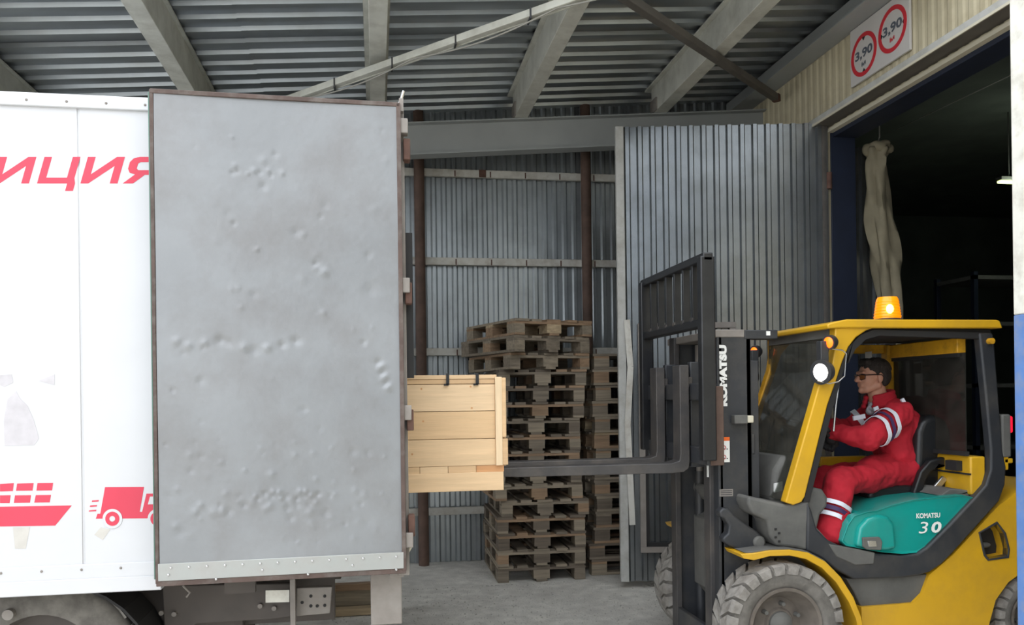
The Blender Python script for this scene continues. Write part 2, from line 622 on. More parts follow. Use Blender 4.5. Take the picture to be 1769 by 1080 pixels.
# purlins
for i, X in enumerate([-4.2, -2.82, -1.43, 0.04, 1.38, 2.76]):
    zt = roofz(X) - 0.005
    zb = zt - 0.27
    b = MB().box(X - 0.06, X + 0.065, 4.5, 7.62, zb, zt - 0.02)
    o = b.build('roof_beam', M['beam'], bevel=0.004)
    tag(o, 'pale grey steel roof purlin, %s' % ['outermost over the truck', 'second over the truck', 'above the truck side lettering', 'above the rear edge of the open truck door', 'above the pallet stack', 'above the corrugated gate leaf'][i], kind='structure')
    MB().box(X - 0.10, X + 0.09, 4.5, 7.7, zt - 0.02, zt - 0.004).build('top_flange', M['beam'], o)
    MB().box(X - 0.075, X - 0.06, 7.45, 7.62, zb - 0.0, zb + 0.12).build('cleat', M['steel'], o)
o = MB().box(XW - 0.15, XW - 0.01, 3.0, YB - 0.05, 4.6, 4.75).build('roof_beam', M['rafter'], bevel=0.004)
tag(o, 'dark grey edge beam along the top of the beige wall', kind='structure')
MB().box(XW - 0.22, XW - 0.01, 3.0, YB - 0.05, 4.59, 4.602).build('bottom_flange', M['rafter'], o)

# rafter (sloping I beam)
ra = MB()
x0, x1 = -4.4, XW
zt = 4.18


def slab(mb, x0, x1, y0, y1, zlo, zhi):
    mb.add([(x0, y0, zlo + SL * x0), (x1, y0, zlo + SL * x1), (x1, y1, zlo + SL * x1), (x0, y1, zlo + SL * x0),
            (x0, y0, zhi + SL * x0), (x1, y0, zhi + SL * x1), (x1, y1, zhi + SL * x1), (x0, y1, zhi + SL * x0)],
           [(0, 3, 2, 1), (4, 5, 6, 7), (0, 1, 5, 4), (1, 2, 6, 5), (2, 3, 7, 6), (3, 0, 4, 7)])
    return mb


o = slab(MB(), x0, x1, 7.60, 7.612, zt - 0.29, zt).build('roof_beam', M['rafter'])
tag(o, 'deep grey steel rafter running along in front of the back wall', kind='structure')
slab(MB(), x0, x1, 7.53, 7.68, zt - 0.01, zt + 0.002).build('top_flange', M['rafter'], o)
slab(MB(), x0, x1, 7.53, 7.68, zt - 0.302, zt - 0.288).build('bottom_flange', M['rafter'], o)

# diagonal roof braces
a, b = onroof(505, 171, 4.085), onroof(990, 0, 4.085)
b2 = a + (b - a) * 1.5
o = MB().bar(a - (b - a) * 0.15, b2, 0.07, 0.05).build('diagonal_brace', M['beam'], bevel=0.004)
tag(o, 'pale diagonal roof brace with a cable tied along it', 'brace')
o2 = MB().bar(a - (b - a) * 0.15 + Vector((0, 0.03, 0.0)), b2 + Vector((0, 0.03, 0.0)), 0.01, 0.06).build('flange', M['beam'], o)
pts = []
for i in range(41):
    t = i / 40
    sag = 0.05 * abs(sin(t * pi * 3.2)) + 0.02
    pts.append(a + (b2 - a) * t + Vector((0.03, -0.045, -sag)))
tag(MB().tube(pts, 0.006, 6).build('cable', M['wire']), 'thin pale cable sagging below the diagonal brace', 'cable')
for t in (0.12, 0.27, 0.42, 0.58, 0.74):
    c = a + (b2 - a) * t
    MB().box(c.x - 0.006, c.x + 0.006, c.y - 0.05, c.y + 0.05, c.z - 0.04, c.z + 0.03).build('cable_tie', M['black'], o)
a, b = onroof(1080, -5, 4.14), onroof(1342, 170, 4.14)
o = MB().bar(a - (b - a) * 0.6, b, 0.06, 0.06).build('diagonal_brace', M['beamdark'], bevel=0.004)
tag(o, 'dark diagonal roof brace ending at the beige wall', 'brace')
MB().bar(b - (b - a).normalized() * 0.05, b + (b - a).normalized() * 0.012, 0.064, 0.064).build('end_plate', M['rust'], o)

# end wall with the gate opening (beige ribbed sheets)
wr = root('wall_right', (XW, 5, 0), 'beige ribbed metal wall over the gate opening', kind='structure')


def sheet_x(y0, y1, z0, z1):
    pts = corrug(y0, y1, 0.1, 0.04, 0.018, 0.007, 0.0)
    vs = []
    for (u, d) in pts:
        vs += [(XW + d - 0.007, u, z0), (XW + d - 0.007, u, z1)]
    return MB().add(vs, [(2 * i, 2 * i + 2, 2 * i + 3, 2 * i + 1) for i in range(len(pts) - 1)])


YO0, YO1, ZO = 2.8, 6.40, 3.90
for (y0, y1, z0) in [(-6, -5, 0), (-5, -4, 0), (-4, -3, 0), (-3, -2, 0), (-2, -1, 0), (-1, 0, 0), (0, 1, 0), (1, 2, 0), (2, 2.8, 0), (2.8, 3.7, ZO), (3.7, 4.6, ZO), (4.6, 5.5, ZO), (5.5, 6.4, ZO), (6.4, 7.3, 0), (7.3, 8.2, 0)]:
    sheet_x(y0, y1, z0, 4.78).build('ribbed_sheet', M['beige'], wr, angle=10)
MB().box(XW + 0.02, XW + 0.16, -6, YO0, 0, 5.0).build('wall_core', M['dark'], wr)
MB().box(XW + 0.02, XW + 0.16, YO0, YO1, ZO + 0.02, 5.0).build('wall_core', M['dark'], wr)
MB().box(XW + 0.02, XW + 0.16, YO1 + 0.02, YB + 0.3, 0, 5.0).build('wall_core', M['dark'], wr)
t1 = MB().box(XW - 0.17, XW - 0.002, YO0 - 0.5, YO1 + 0.06, 3.945, 3.99).build('trim_1', M['trimgrey'], bevel=0.003)
tag(t1, 'projecting grey drip rail over the gate opening', kind='structure')
MB().box(XW - 0.17, XW - 0.16, YO0 - 0.5, YO1 + 0.06, 3.93, 3.947).build('lip', M['cream'], t1)
MB().box(XW - 0.158, XW - 0.002, YO0 - 0.5, YO1 + 0.05, 3.938, 3.945).build('soffit', M['beamdark'], t1)
MB().box(XW - 0.03, XW + 0.02, YO0 - 0.1, YO1 + 0.01, 3.885, 3.915).build('cream_strip', M['cream'], t1)
t2 = MB().box(XW + 0.02, XW + 0.25, YO0, YO1, 3.85, 3.90).build('trim_2', M['navy'], bevel=0.004)
tag(t2, 'navy blue head of the gate frame', kind='structure')
t3 = MB().box(XW, XW + 0.23, YO1, YO1 + 0.1, 0, 3.90).build('trim_3', M['navy'], bevel=0.004)
tag(t3, 'navy blue far jamb of the gate opening', kind='structure')
t4 = MB().box(XW, XW + 0.23, YO0 - 0.1, YO0, 0, 3.90).build('trim_4', M['navy'], bevel=0.004)
tag(t4, 'navy blue near jamb of the gate opening', kind='structure')
# dark hall beyond the opening
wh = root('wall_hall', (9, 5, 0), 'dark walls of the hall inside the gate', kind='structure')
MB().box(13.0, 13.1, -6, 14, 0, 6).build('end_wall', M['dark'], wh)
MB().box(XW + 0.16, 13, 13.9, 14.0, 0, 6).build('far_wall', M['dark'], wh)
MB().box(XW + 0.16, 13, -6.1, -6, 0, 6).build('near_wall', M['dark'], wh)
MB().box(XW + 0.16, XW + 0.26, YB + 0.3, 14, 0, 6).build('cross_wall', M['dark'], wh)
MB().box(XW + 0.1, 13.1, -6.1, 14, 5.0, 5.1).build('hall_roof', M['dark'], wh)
# inner steel frame and shelving dimly seen in the hall
for k, (X, Y) in enumerate([(8.2, 9.0), (10.4, 10.2)]):
    tag(MB().box(X, X + 0.2, Y, Y + 0.2, 0, 5.0).build('hall_column', M['navy'], bevel=0.01), 'dim steel column inside the dark hall, %s' % ['closer to the gate', 'farther from the gate'][k], kind='structure')
rk = root('storage_rack', (8.0, 9.2, 0), 'dim storage rack deep inside the dark hall', 'rack')
for X in (7.6, 8.9, 10.2):
    for Y in (9.3, 10.0):
        MB().box(X, X + 0.06, Y, Y + 0.06, 0, 3.2).build('upright', M['navy'], rk)
for z in (0.9, 1.7, 2.5, 3.1):
    MB().box(7.6, 10.26, 9.3, 10.06, z, z + 0.05).build('shelf', M['dust'], rk)
lp = root('hall_lamp', (0, 0, 0), 'small lit greenish lamp hanging inside the dark hall', 'lamp')
c = onY(1743, 314, 8.6)
lp.location = c
ORG[lp.name] = c.copy()
MB().box(c.x - 0.14, c.x + 0.2, c.y - 0.03, c.y + 0.03, c.z - 0.02, c.z + 0.01).build('tube', M['lampgreen'], lp, bevel=0.008)
MB().box(c.x - 0.14, c.x + 0.2, c.y - 0.05, c.y + 0.05, c.z + 0.012, c.z + 0.05).build('housing', M['dust'], lp)
MB().box(c.x, c.x + 0.01, c.y, c.y + 0.01, c.z + 0.05, 5.0).build('hanger', M['dust'], lp)

hl = bpy.data.lights.new('hall_light', 'POINT')
hl.energy = 12
hl.color = (0.85, 1.0, 0.8)
hl.shadow_soft_size = 0.15
ho = bpy.data.objects.new('hall_light', hl)
ho.location = (c.x + 0.03, c.y - 0.1, c.z - 0.1)
COL.objects.link(ho)
# facade added out of view behind the camera to cut frontal sky light
fc = MB().box(-0.5, 22, -6.2, -6.0, 0, 8).build('light_block_wall', M['blocker'])
tag(fc, 'grey facade added unseen behind the camera to darken reflections', kind='structure')
# strip of galvanised gate leaf inside the jamb and the hanging tarp
gl = root('inner_gate_leaf', (4.12, 6.62, 0), 'narrow strip of galvanised gate leaf inside the dark opening', 'gate')
sheet_y(4.12, 4.52, 6.64, 0.05, 3.85, 4.0, 0, 0.022, 0.12).build('corrugated_sheet', M['leafsheet'], gl, angle=10)
MB().box(4.12, 4.52, 6.66, 6.70, 0.05, 3.85).build('frame', M['navy'], gl)
pts = [onY(1516, 256, 6.5), onY(1514, 300, 6.5), onY(1520, 380, 6.5), onY(1530, 450, 6.5), onY(1538, 530, 6.5), onY(1545, 640, 6.5)]
tp = MB()
nn = 24
wd = [0.17, 0.16, 0.20, 0.21, 0.17, 0.14]
rows = 40
vs = []
for r in range(rows + 1):
    t = r / rows * (len(pts) - 1)
    i = min(int(t), len(pts) - 2)
    f = t - i
    p = pts[i].lerp(pts[i + 1], f)
    w = wd[i] * (1 - f) + wd[i + 1] * f
    if r < 4: w *= 1.05 + 0.15 * sin(r * 1.7)
    for k in range(nn):
        a = 2 * pi * k / nn
        rr = 1 + 0.30 * sin(4 * a + r * 0.17) + 0.14 * sin(7 * a - r * 0.35)
        vs.append((p.x + cos(a) * w * 0.5 * rr, p.y + sin(a) * w * 0.4 * rr, p.z))
fs = []
for r in range(rows):
    for k in range(nn):
        a, b = r * nn + k, r * nn + (k + 1) % nn
        fs.append((a, b, b + nn, a + nn))
fs.append(tuple(range(nn)))
fs.append(tuple(range(rows * nn + nn - 1, rows * nn - 1, -1)))
tp.add(vs, fs)
o = tp.build('hanging_tarp', M['tarp'], angle=80)
tag(o, 'bunched dirty beige tarp hanging in the gate opening', 'tarp')
p = pts[0]
kn = MB()
for k in range(7):
    a = k * 0.9
    kn.ball((p.x + cos(a) * 0.05 + 0.01, p.y - 0.01 + sin(a) * 0.04, p.z + 0.015 + 0.02 * sin(k * 2.3)), (0.055, 0.045, 0.028 + 0.01 * (k % 3)), 10)
kn.ball((p.x - 0.10, p.y, p.z - 0.02), (0.05, 0.03, 0.06), 12)
kn.ball((p.x + 0.11, p.y, p.z + 0.0), (0.05, 0.03, 0.045), 12)
k_ = kn.build('knot', M['tarp'], o, weld=False)
r_ = k_.modifiers.new('remesh', 'REMESH')
r_.mode = 'VOXEL'
r_.voxel_size = 0.012
r_.use_smooth_shade = True
MB().tube([p + Vector((0, 0, 0.03)), p + Vector((0.02, 0.0, 0.1)), (p.x + 0.02, p.y, 4.95)], 0.006, 6).build('tie', M['wire'], o)
# thin wire across the opening
a, b = onY(1548, 224, 7.4), onX(1742, 132, 4.6)
tag(MB().tube([a, b + (b - a) * 0.3], 0.004, 5).build('hall_wire', M['wire']), 'thin wire stretched across the dark opening', 'wire')

# free-standing painted post close to the camera
pc = onY(1756, 600, 3.10)
pr = root('gate_post', (pc.x + 0.09, 3.17, 0), 'square post painted white above and blue below, beside the forklift', 'post')
X0 = onY(1751, 600, 3.26).x
MB().box(X0, X0 + 0.16, 3.10, 3.26, 1.995, 4.75).build('white_section', M['postwhite'], pr, bevel=0.006)
MB().box(X0, X0 + 0.16, 3.10, 3.26, 0, 1.995).build('blue_section', M['postblue'], pr, bevel=0.006)

# ------------------------------------------------------------------ corrugated gate leaf swung open
T, H = Vector((2.05, 6.72, 0)), Vector((3.83, 6.38, 0))
L = (H - T).length
gate = root('gate_leaf', T, 'tall corrugated galvanised gate leaf swung open beside the pallet stacks', 'gate')
gate.rotation_euler.z = math.atan2(H.y - T.y, H.x - T.x)
ORG[gate.name] = Vector((0, 0, 0))
zt = 3.96
pts = corrug(0.06, L, 0.109, 0.052, 0.013, 0.022, 0.02)
half = [p for p in pts if p[0] <= 0.95] , [p for p in pts if p[0] >= 0.9]
for ps in half:
    vs = []
    for (u, d) in ps:
        vs += [(u, -d, 0.06), (u, -d, zt)]
    MB().add(vs, [(2 * i, 2 * i + 2, 2 * i + 3, 2 * i + 1) for i in range(len(ps) - 1)]).build('corrugated_sheet', M['leafsheet'], gate, local=True, angle=10)
MB().box(0.0, 0.07, -0.035, 0.04, 0.06, zt).build('edge_channel', M['trimgrey'], gate, local=True, bevel=0.004)
MB().box(L - 0.06, L, 0.0, 0.04, 0.06, zt).build('hinge_stile', M['steel'], gate, local=True, bevel=0.004)
for z in (0.08, 1.2, 2.5, zt - 0.07):
    MB().box(0.07, L - 0.06, 0.006, 0.04, z, z + 0.05).build('rail', M['steel'], gate, local=True)
for z in (0.5, 3.4):
    MB().lathe([(0.025, 0), (0.025, 0.14)], (L + 0.01, 0.01, z), 'z', 14).build('hinge', M['rust'], gate, local=True)
u0, u1, z0, z1 = 0.17, 1.0, 0.36, 2.27
wk = MB()
wf = MB().box(u0, u1, -0.05, -0.024, z1 - 0.05, z1).build('wicket_head', M['steel'], gate, local=True, bevel=0.003)
MB().box(u0, u0 + 0.05, -0.05, -0.024, z0, z1 - 0.05).build('wicket_stile', M['steel'], gate, local=True, bevel=0.003)
MB().box(u1 - 0.05, u1, -0.05, -0.024, z0, z1 - 0.05).build('wicket_stile', M['steel'], gate, local=True, bevel=0.003)
MB().box(u0, u1, -0.05, -0.024, z0 - 0.05, z0).build('wicket_sill', M['steel'], gate, local=True, bevel=0.003)
MB().box(u0 + 0.05, u0 + 0.075, -0.04, -0.026, z0, z1 - 0.05).build('dark_reveal', M['rubber'], gate, local=True)
MB().box(u0 + 0.05, u1 - 0.05, -0.04, -0.026, z0, z0 + 0.035).build('dark_reveal', M['rubber'], gate, local=True)
# bent strip nailed at the free edge
st = MB()
zz = [2.3, 1.9, 1.4, 1.0, 0.55]
uu = [0.075, 0.10, 0.07, 0.085, 0.10]
for i in range(4):
    st.bar((uu[i], -0.055, zz[i]), (uu[i + 1], -0.05, zz[i + 1]), 0.05, 0.012, (0, 1, 0))
st.build('bent_strip', M['girt'], gate, local=True)
for z in (1.35, 1.0):
    MB().box(u0 + 0.04, u0 + 0.07, -0.062, -0.05, z, z + 0.07).build('wicket_hinge', M['steel'], gate, local=True)

# ------------------------------------------------------------------ clearance sign on the beige wall
yL, yR = 6.04, 5.30
zs0, zs1 = 4.13, 4.585
sg = root('clearance_sign', (XW - 0.03, (yL + yR) / 2, zs0), 'white sign with two red ringed 3.90 m limits on the beige wall', 'sign')
MB().box(XW - 0.035, XW - 0.016, yR, yL, zs0, zs1).build('plate', M['signwhite'], sg, bevel=0.003)
xd, yd = Vector((0, -1, 0)), Vector((0, 0, 1))


def ring(mb, cy, cz, ro, ri, xx):
    vs = []
    n = 48
    for i in range(n):
        t = 2 * pi * i / n
        for r in (ri, ro):
            for q in (0, 0.004):
                vs.append((xx - q, cy + cos(t) * r, cz + sin(t) * r))
    fs = []
    for i in range(n):
        a = i * 4
        b = ((i + 1) % n) * 4
        fs += [(a + 1, b + 1, b + 3, a + 3), (a, a + 1, b + 1, b), (a + 2, b + 2, b + 3, a + 3)]
    return mb.add(vs, fs)


xf = XW - 0.0355
for k, (cy, cz) in enumerate([(yL - 0.185, zs0 + 0.20), (yL - 0.545, zs0 + 0.235)]):
    ring(MB(), cy, cz, 0.168, 0.136, xf).build('red_ring', M['signred'], sg)
    text_mesh('3,90', (xf - 0.001, cy + 0.115, cz - 0.035), xd, yd, 0.085, M['signgrey'], sg, width=0.23, offset=0.035)
    text_mesh('м', (xf - 0.001, cy + 0.03, cz - 0.09), xd, yd, 0.035, M['signred'] if k else M['signgrey'], sg, width=0.055, offset=0.03)
    if k == 0:
        tri = [[(-0.022, 0.138), (0.022, 0.138), (0, 0.11)], [(-0.022, -0.138), (0.022, -0.138), (0, -0.11)]]
    else:
        tri = [[(-0.138, -0.025), (-0.138, 0.02), (-0.118, 0)], [(0.138, -0.025), (0.138, 0.02), (0.118, 0)]]
    for t in tri:
        MB().prismx([(cy - p[0], cz + p[1]) for p in t], xf - 0.003, xf).build('arrow', M['ink'], sg)

# ================================================================== PALLETS
def mesh_data(mb, name, mt):
    o = mb.build(name, mt, None, smooth=False)
    me = o.data
    bpy.data.objects.remove(o)
    return me


def board_mesh(sx, sy, sz, mt, name, jag=0.0):
    mb = MB().box(-sx / 2, sx / 2, -sy / 2, sy / 2, 0, sz)
    if jag:
        for v in mb.v:
            v.x += random.uniform(-jag, jag)
            v.z += random.uniform(-jag, jag) * 0.25
    return mesh_data(mb, name, mt)


PM = {}
for wi, w in enumerate(PW):
    PM[wi] = dict(
        str=board_mesh(0.8, 0.145, 0.022, w, 'stringer_board', 0.004),
        top=board_mesh(0.143, 1.0, 0.022, w, 'top_board', 0.003),
        topn=board_mesh(0.098, 1.0, 0.022, w, 'top_board', 0.003),
        bot=board_mesh(0.10, 1.0, 0.022, w, 'bottom_board', 0.003),
        blk=board_mesh(0.10, 0.145, 0.078, w, 'block', 0.002),
        blkw=board_mesh(0.145, 0.145, 0.078, w, 'block', 0.002))


def lnk(name, me, par, loc, rz=0.0):
    o = bpy.data.objects.new(name, me)
    o.parent = par
    o.location = loc
    o.rotation_euler.z = rz
    COL.objects.link(o)
    return o


def pallet(x, y, z, rz, label, group=None, tilt=0.0, tone=None):
    r = root('wooden_pallet', (x, y, z), label, 'pallet', group)
    r.rotation_euler = (0, tilt, rz)
    pick = lambda: random.choice(tone or [0, 1, 2, 0, 1, 2, 3])
    base = pick()
    for bx in (-0.35, 0, 0.35):
        lnk('bottom_board', PM[base]['bot'], r, (bx, 0, 0))
        for by in (-0.425, 0, 0.425):
            lnk('block', PM[pick()]['blkw' if bx == 0 else 'blk'], r, (bx, by, 0.022))
    for by in (-0.425, 0, 0.425):
        lnk('stringer_board', PM[random.choice([pick(), 3])]['str'], r, (0, by, 0.100))
    for bx, k in ((-0.328, 'top'), (-0.178, 'topn'), (0, 'top'), (0.178, 'topn'), (0.328, 'top')):
        lnk('top_board', PM[pick()][k], r, (bx + random.uniform(-0.006, 0.006), random.uniform(-0.01, 0.01), 0.122), random.uniform(-0.008, 0.008))
    return r


P = 0.1462
yf = 7.12
right = {0: 1013, 1: 1013, 2: 1012, 3: 1012, 4: 1020, 5: 1006, 6: 1006, 7: 1003, 8: 1003, 9: 1003, 10: 1010, 11: 1012, 12: 1014, 13: 1018}
NS1 = 13
desc = {0: 'dusty wooden pallet on the floor, lowest of the taller stack', NS1 - 1: 'wooden pallet just below the crooked top ones of the taller stack'}
ordn = ['lowest', 'second', 'third', 'fourth', 'fifth', 'sixth', 'seventh', 'eighth', 'ninth', 'tenth', 'eleventh', 'twelfth', 'thirteenth', 'fourteenth', 'fifteenth', 'sixteenth', 'seventeenth', 'eighteenth']
for i in range(NS1):
    z = i * P
    xr = onY(right[i], 1005 - 27 * i, yf).x
    pallet(xr - 0.4, yf + 0.5 + random.uniform(-0.01, 0.02), z, random.uniform(-0.02, 0.02), 'weathered wooden pallet, %s from the floor in the taller stack beside the crate' % ordn[i], 'pallets of the taller stack')
c = onY(930, 620, yf)
pallet(c.x - 0.02, yf + 0.46, NS1 * P, 0.26, 'wooden pallet turned askew near the top of the taller stack, third from the top', 'crooked pallets on top of the taller stack', tone=[0, 3, 1])
pallet(c.x - 0.06, yf + 0.40, NS1 * P + P + 0.002, 0.38, 'wooden pallet turned askew with open blocks, second from the top of the taller stack', 'crooked pallets on top of the taller stack', tone=[0, 3, 1])
pallet(c.x - 0.02, yf + 0.42, NS1 * P + 2 * P + 0.004, 0.32, 'lighter wooden pallet lying topmost on the taller stack', 'crooked pallets on top of the taller stack', tone=[0, 3, 4])
left2 = [1018, 1016, 1024, 1028, 1026, 1022, 1024, 1026, 1024, 1022, 1018, 1026, 1020, 1022, 1025, 1027]
for i in range(14):
    z = i * P
    xl = onY(left2[i] + 4, 1003 - 27 * i, 7.25).x
    pallet(xl + 0.5, 7.25 + 0.4, z, pi / 2 + random.uniform(-0.02, 0.02), 'weathered wooden pallet, %s from the floor in the stack half hidden by the gate leaf' % ordn[i], 'pallets of the half hidden stack', tone=[0, 1, 3, 4] if i in (5, 8, 9) else None)

# ================================================================== TRUCK
TY = 3.90
tr = root('box_truck', (-0.6, 5.0, 0), 'white box truck body with red lettering, backed up beside the pallets', 'truck')
XR = 0.11
Z0, Z1 = 0.83, 3.03
XL = -3.6
YF = 6.15
seam = [XL, -2.9, onY(140, 600, TY).x, XR]


def tx(px, py, Y=TY):
    p = onY(px, py, Y)
    return (p.x, p.z)


for i in range(3):
    MB().box(seam[i] + 0.004, seam[i + 1] - 0.004, TY, TY + 0.03, Z0 + 0.06, Z1 - 0.03).build('side_panel', M['white'], tr, bevel=0.002, seg=1)
for i in (1, 2):
    MB().box(seam[i] - 0.02, seam[i] + 0.02, TY + 0.004, TY + 0.028, Z0 + 0.06, Z1 - 0.03).build('panel_joint', M['white'], tr)
zt = tx(140, 188)[1]
tl = MB().box(XL, XR, TY - 0.014, TY + 0.04, zt, Z1).build('top_rail', M['white'], tr, bevel=0.004)
for k in range(26):
    xx = onY(48 + 65 * 0, 184, TY).x + (k - 12) * 0.165
    if XL < xx < XR - 0.05:
        MB().ball((xx, TY - 0.015, zt + 0.025), (0.006, 0.003, 0.006), 8).build('rivet', M['steel'], tl)
zb = tx(140, 975)[1]
z_mid = tx(140, 1000)[1]
z_low = tx(140, 1025)[1]
bl = MB().box(XL, XR - 0.0, TY - 0.010, TY + 0.04, z_mid, zb).build('bottom_rail', M['white'], tr, bevel=0.003)
for k in range(22):
    xx = XR - 0.1 - k * 0.165
    if xx > XL:
        MB().ball((xx, TY - 0.011, (z_mid + zb) / 2 + 0.01), (0.006, 0.004, 0.006), 8).build('rivet', M['steel'], bl)
MB().box(XL, onY(268, 1018, TY).x + 0.03, TY - 0.016, TY + 0.04, z_low, z_mid + 0.002).build('side_skirt', M['white'], tr, bevel=0.004)
MB().box(onY(272, 1018, TY).x, XR, TY + 0.0, TY + 0.05, z_low + 0.03, z_mid + 0.002).build('sill_rail', M['steel'], tr, bevel=0.004)
# far side, roof, floor, front
MB().box(XL, XR, YF - 0.03, YF, Z0, Z1).build('far_side', M['white'], tr)
MB().box(XL, XR - 0.02, TY + 0.03, YF - 0.03, Z1 - 0.05, Z1 - 0.01).build('roof', M['white'], tr)
MB().box(XL, XR, TY + 0.03, YF - 0.03, 1.0, 1.09).build('load_floor', M['steel'], tr)
MB().box(XL, XL + 0.04, TY + 0.03, YF - 0.03, Z0, Z1).build('bulkhead', M['white'], tr)
# rear frame
rf = MB().box(XR - 0.02, XR + 0.035, TY - 0.01, TY + 0.06, Z0 - 0.02, Z1 + 0.0).build('rear_post', M['steel'], tr, bevel=0.003)
MB().box(XR - 0.02, XR + 0.035, YF - 0.06, YF + 0.01, Z0 - 0.02, Z1).build('rear_post', M['steel'], tr, bevel=0.003)
MB().box(XR - 0.02, XR + 0.03, TY + 0.06, YF - 0.06, Z1 - 0.09, Z1).build('rear_header', M['steel'], tr)
MB().box(XR - 0.02, XR + 0.03, TY + 0.06, YF - 0.06, 0.93, 1.09).build('rear_sill', M['steel'], tr)
for z in (2.83, 2.15, 1.55, 1.05):
    MB().box(XR + 0.03, XR + 0.062, TY - 0.05, TY + 0.02, z - 0.05, z + 0.05).build('hinge', M['rust'], rf, bevel=0.004)
MB().box(XR + 0.036, XR + 0.07, TY + 0.03, TY + 0.055, 1.75, 2.45).build('rubber_seal', M['rubber'], tr)
# far rear door swung out along the far side
MB().box(XR - 1.05, XR + 0.03, YF + 0.04, YF + 0.08, Z0 + 0.02, Z1 - 0.02).build('far_rear_door', M['door'], tr)

# red print on the white side (thin paint film shapes)
def film(px_poly, mt, name, h=0.0012, lay=0):
    pl = [tx(*p) for p in px_poly]
    y = TY - 0.0003 - lay * 0.0008
    return MB().prism(pl, y - 0.0006, y).build(name, mt, tr, smooth=False)


def glyph(ch, x0, w, yb=317.0, yt=271.0, sh=13.0):
    """italic wide capital, px space on the truck side"""
    H = yb - yt
    q = lambda u, v: (x0 + u * w + sh * v + (0), yb - v * H - (x0 + u * w) * 0.0)
    s = 0.21
    if ch == 'И':
        film([q(0, 0), q(s, 0), q(s, 0.30), q(1 - s, 1), q(1, 1), q(1, 0), q(1 - s, 0), q(1 - s, 0.68), q(s, 0.0), q(s, 0), q(0.02, 0)][:1] + [q(s, 0), q(1 - s, 0.66), q(1 - s, 0), q(1, 0), q(1, 1), q(1 - s, 1), q(s, 0.34), q(s, 1), q(0, 1)], M['red'], 'letter')
    elif ch == 'Ц':
        film([q(0, 1), q(0, 0), q(0.84, 0), q(0.84, -0.28), q(1.06, -0.28), q(1.06, 0), q(1.0, 0.2), q(1, 1), q(1 - s, 1), q(1 - s, 0.22), q(s, 0.22), q(s, 1)], M['red'], 'letter')
    elif ch == 'Я':
        film([q(1, 0), q(1, 1), q(0.25, 1), q(0.1, 0.94), q(0.03, 0.8), q(0.03, 0.55), q(0.1, 0.4), q(0.25, 0.34), q(0.0, 0), q(0.26, 0), q(0.5, 0.32), q(1 - s, 0.32), q(1 - s, 0.5), q(0.3, 0.5), q(0.25, 0.56), q(0.25, 0.74), q(0.3, 0.8), q(1 - s, 0.8), q(1 - s, 0)], M['red'], 'letter')
    elif ch == 'Д':
        film([q(0, 0), q(0, -0.28), q(-0.15, -0.28), q(-0.15, 0.2), q(0.3, 1), q(1, 1), q(1, -0.28), q(0.85, -0.28), q(0.85, 0)], M['red'], 'letter')


glyph('И', -14, 64)
glyph('Ц', 64, 62)
glyph('И', 139, 64)
glyph('Я', 212, 68)


def z3(x, y):
    return (x / 2.7, 550 + y / 2.7)


for pl in ([(0, 773), (65, 769), (60, 806), (0, 808)], [(80, 771), (157, 769), (152, 804), (75, 805)], [(175, 769), (248, 768), (243, 803), (170, 804)],
           [(0, 826), (50, 825), (45, 862), (0, 862)], [(70, 826), (145, 825), (140, 860), (65, 861)], [(167, 825), (238, 824), (232, 859), (160, 860)],
           [(-90, 775), (-20, 773), (-25, 808), (-95, 810)], [(-95, 828), (-25, 826), (-30, 862), (-100, 864)]):
    film([z3(*p) for p in pl], M['red'], 'ship_container')
film([z3(*p) for p in [(-260, 884), (335, 873), (258, 967), (-200, 975)]], M['red'], 'ship_hull')
film([z3(*p) for p in [(490, 788), (672, 787), (652, 903), (663, 903), (683, 818), (790, 816), (815, 870), (820, 932), (447, 935), (455, 912), (468, 912)]], M['red'], 'truck_emblem')
film([z3(*p) for p in [(700, 832), (760, 831), (775, 866), (690, 868)]], M['white'], 'emblem_window', lay=1)
for pl in ([(430, 850), (461, 848), (459, 855), (428, 857)], [(421, 873), (453, 871), (451, 878), (419, 880)], [(416, 896), (450, 893), (448, 900), (414, 902)]):
    film([z3(*p) for p in pl], M['red'], 'speed_line')
for cx_ in (525, 735):
    for r, mt, ly in ((46, 'white', 2), (33, 'red', 3), (13, 'white', 4)):
        film([z3(cx_ + r * cos(2 * pi * k / 28), 935 - r * sin(2 * pi * k / 28)) for k in range(28)], M[mt], 'emblem_wheel', lay=ly)
# grime stains left by removed stickers
film([z3(*p) for p in [(35, 378), (75, 340), (95, 375), (130, 410), (160, 480), (182, 560), (160, 592), (22, 595), (18, 480)]], M['stain'], 'grime_patch')
film([z3(*p) for p in [(0, 265), (55, 262), (62, 300), (20, 320), (0, 312)]], M['stain'], 'grime_patch')
film([z3(*p) for p in [(180, 292), (255, 262), (255, 312)]], M['stain'], 'grime_patch')
film([z3(*p) for p in [(60, 975), (140, 975), (120, 1075), (70, 1075)]], M['stainbeige'], 'grime_patch')
film([z3(*p) for p in [(470, 975), (515, 985), (480, 1035), (440, 1010)]], M['stainbeige'], 'grime_patch')

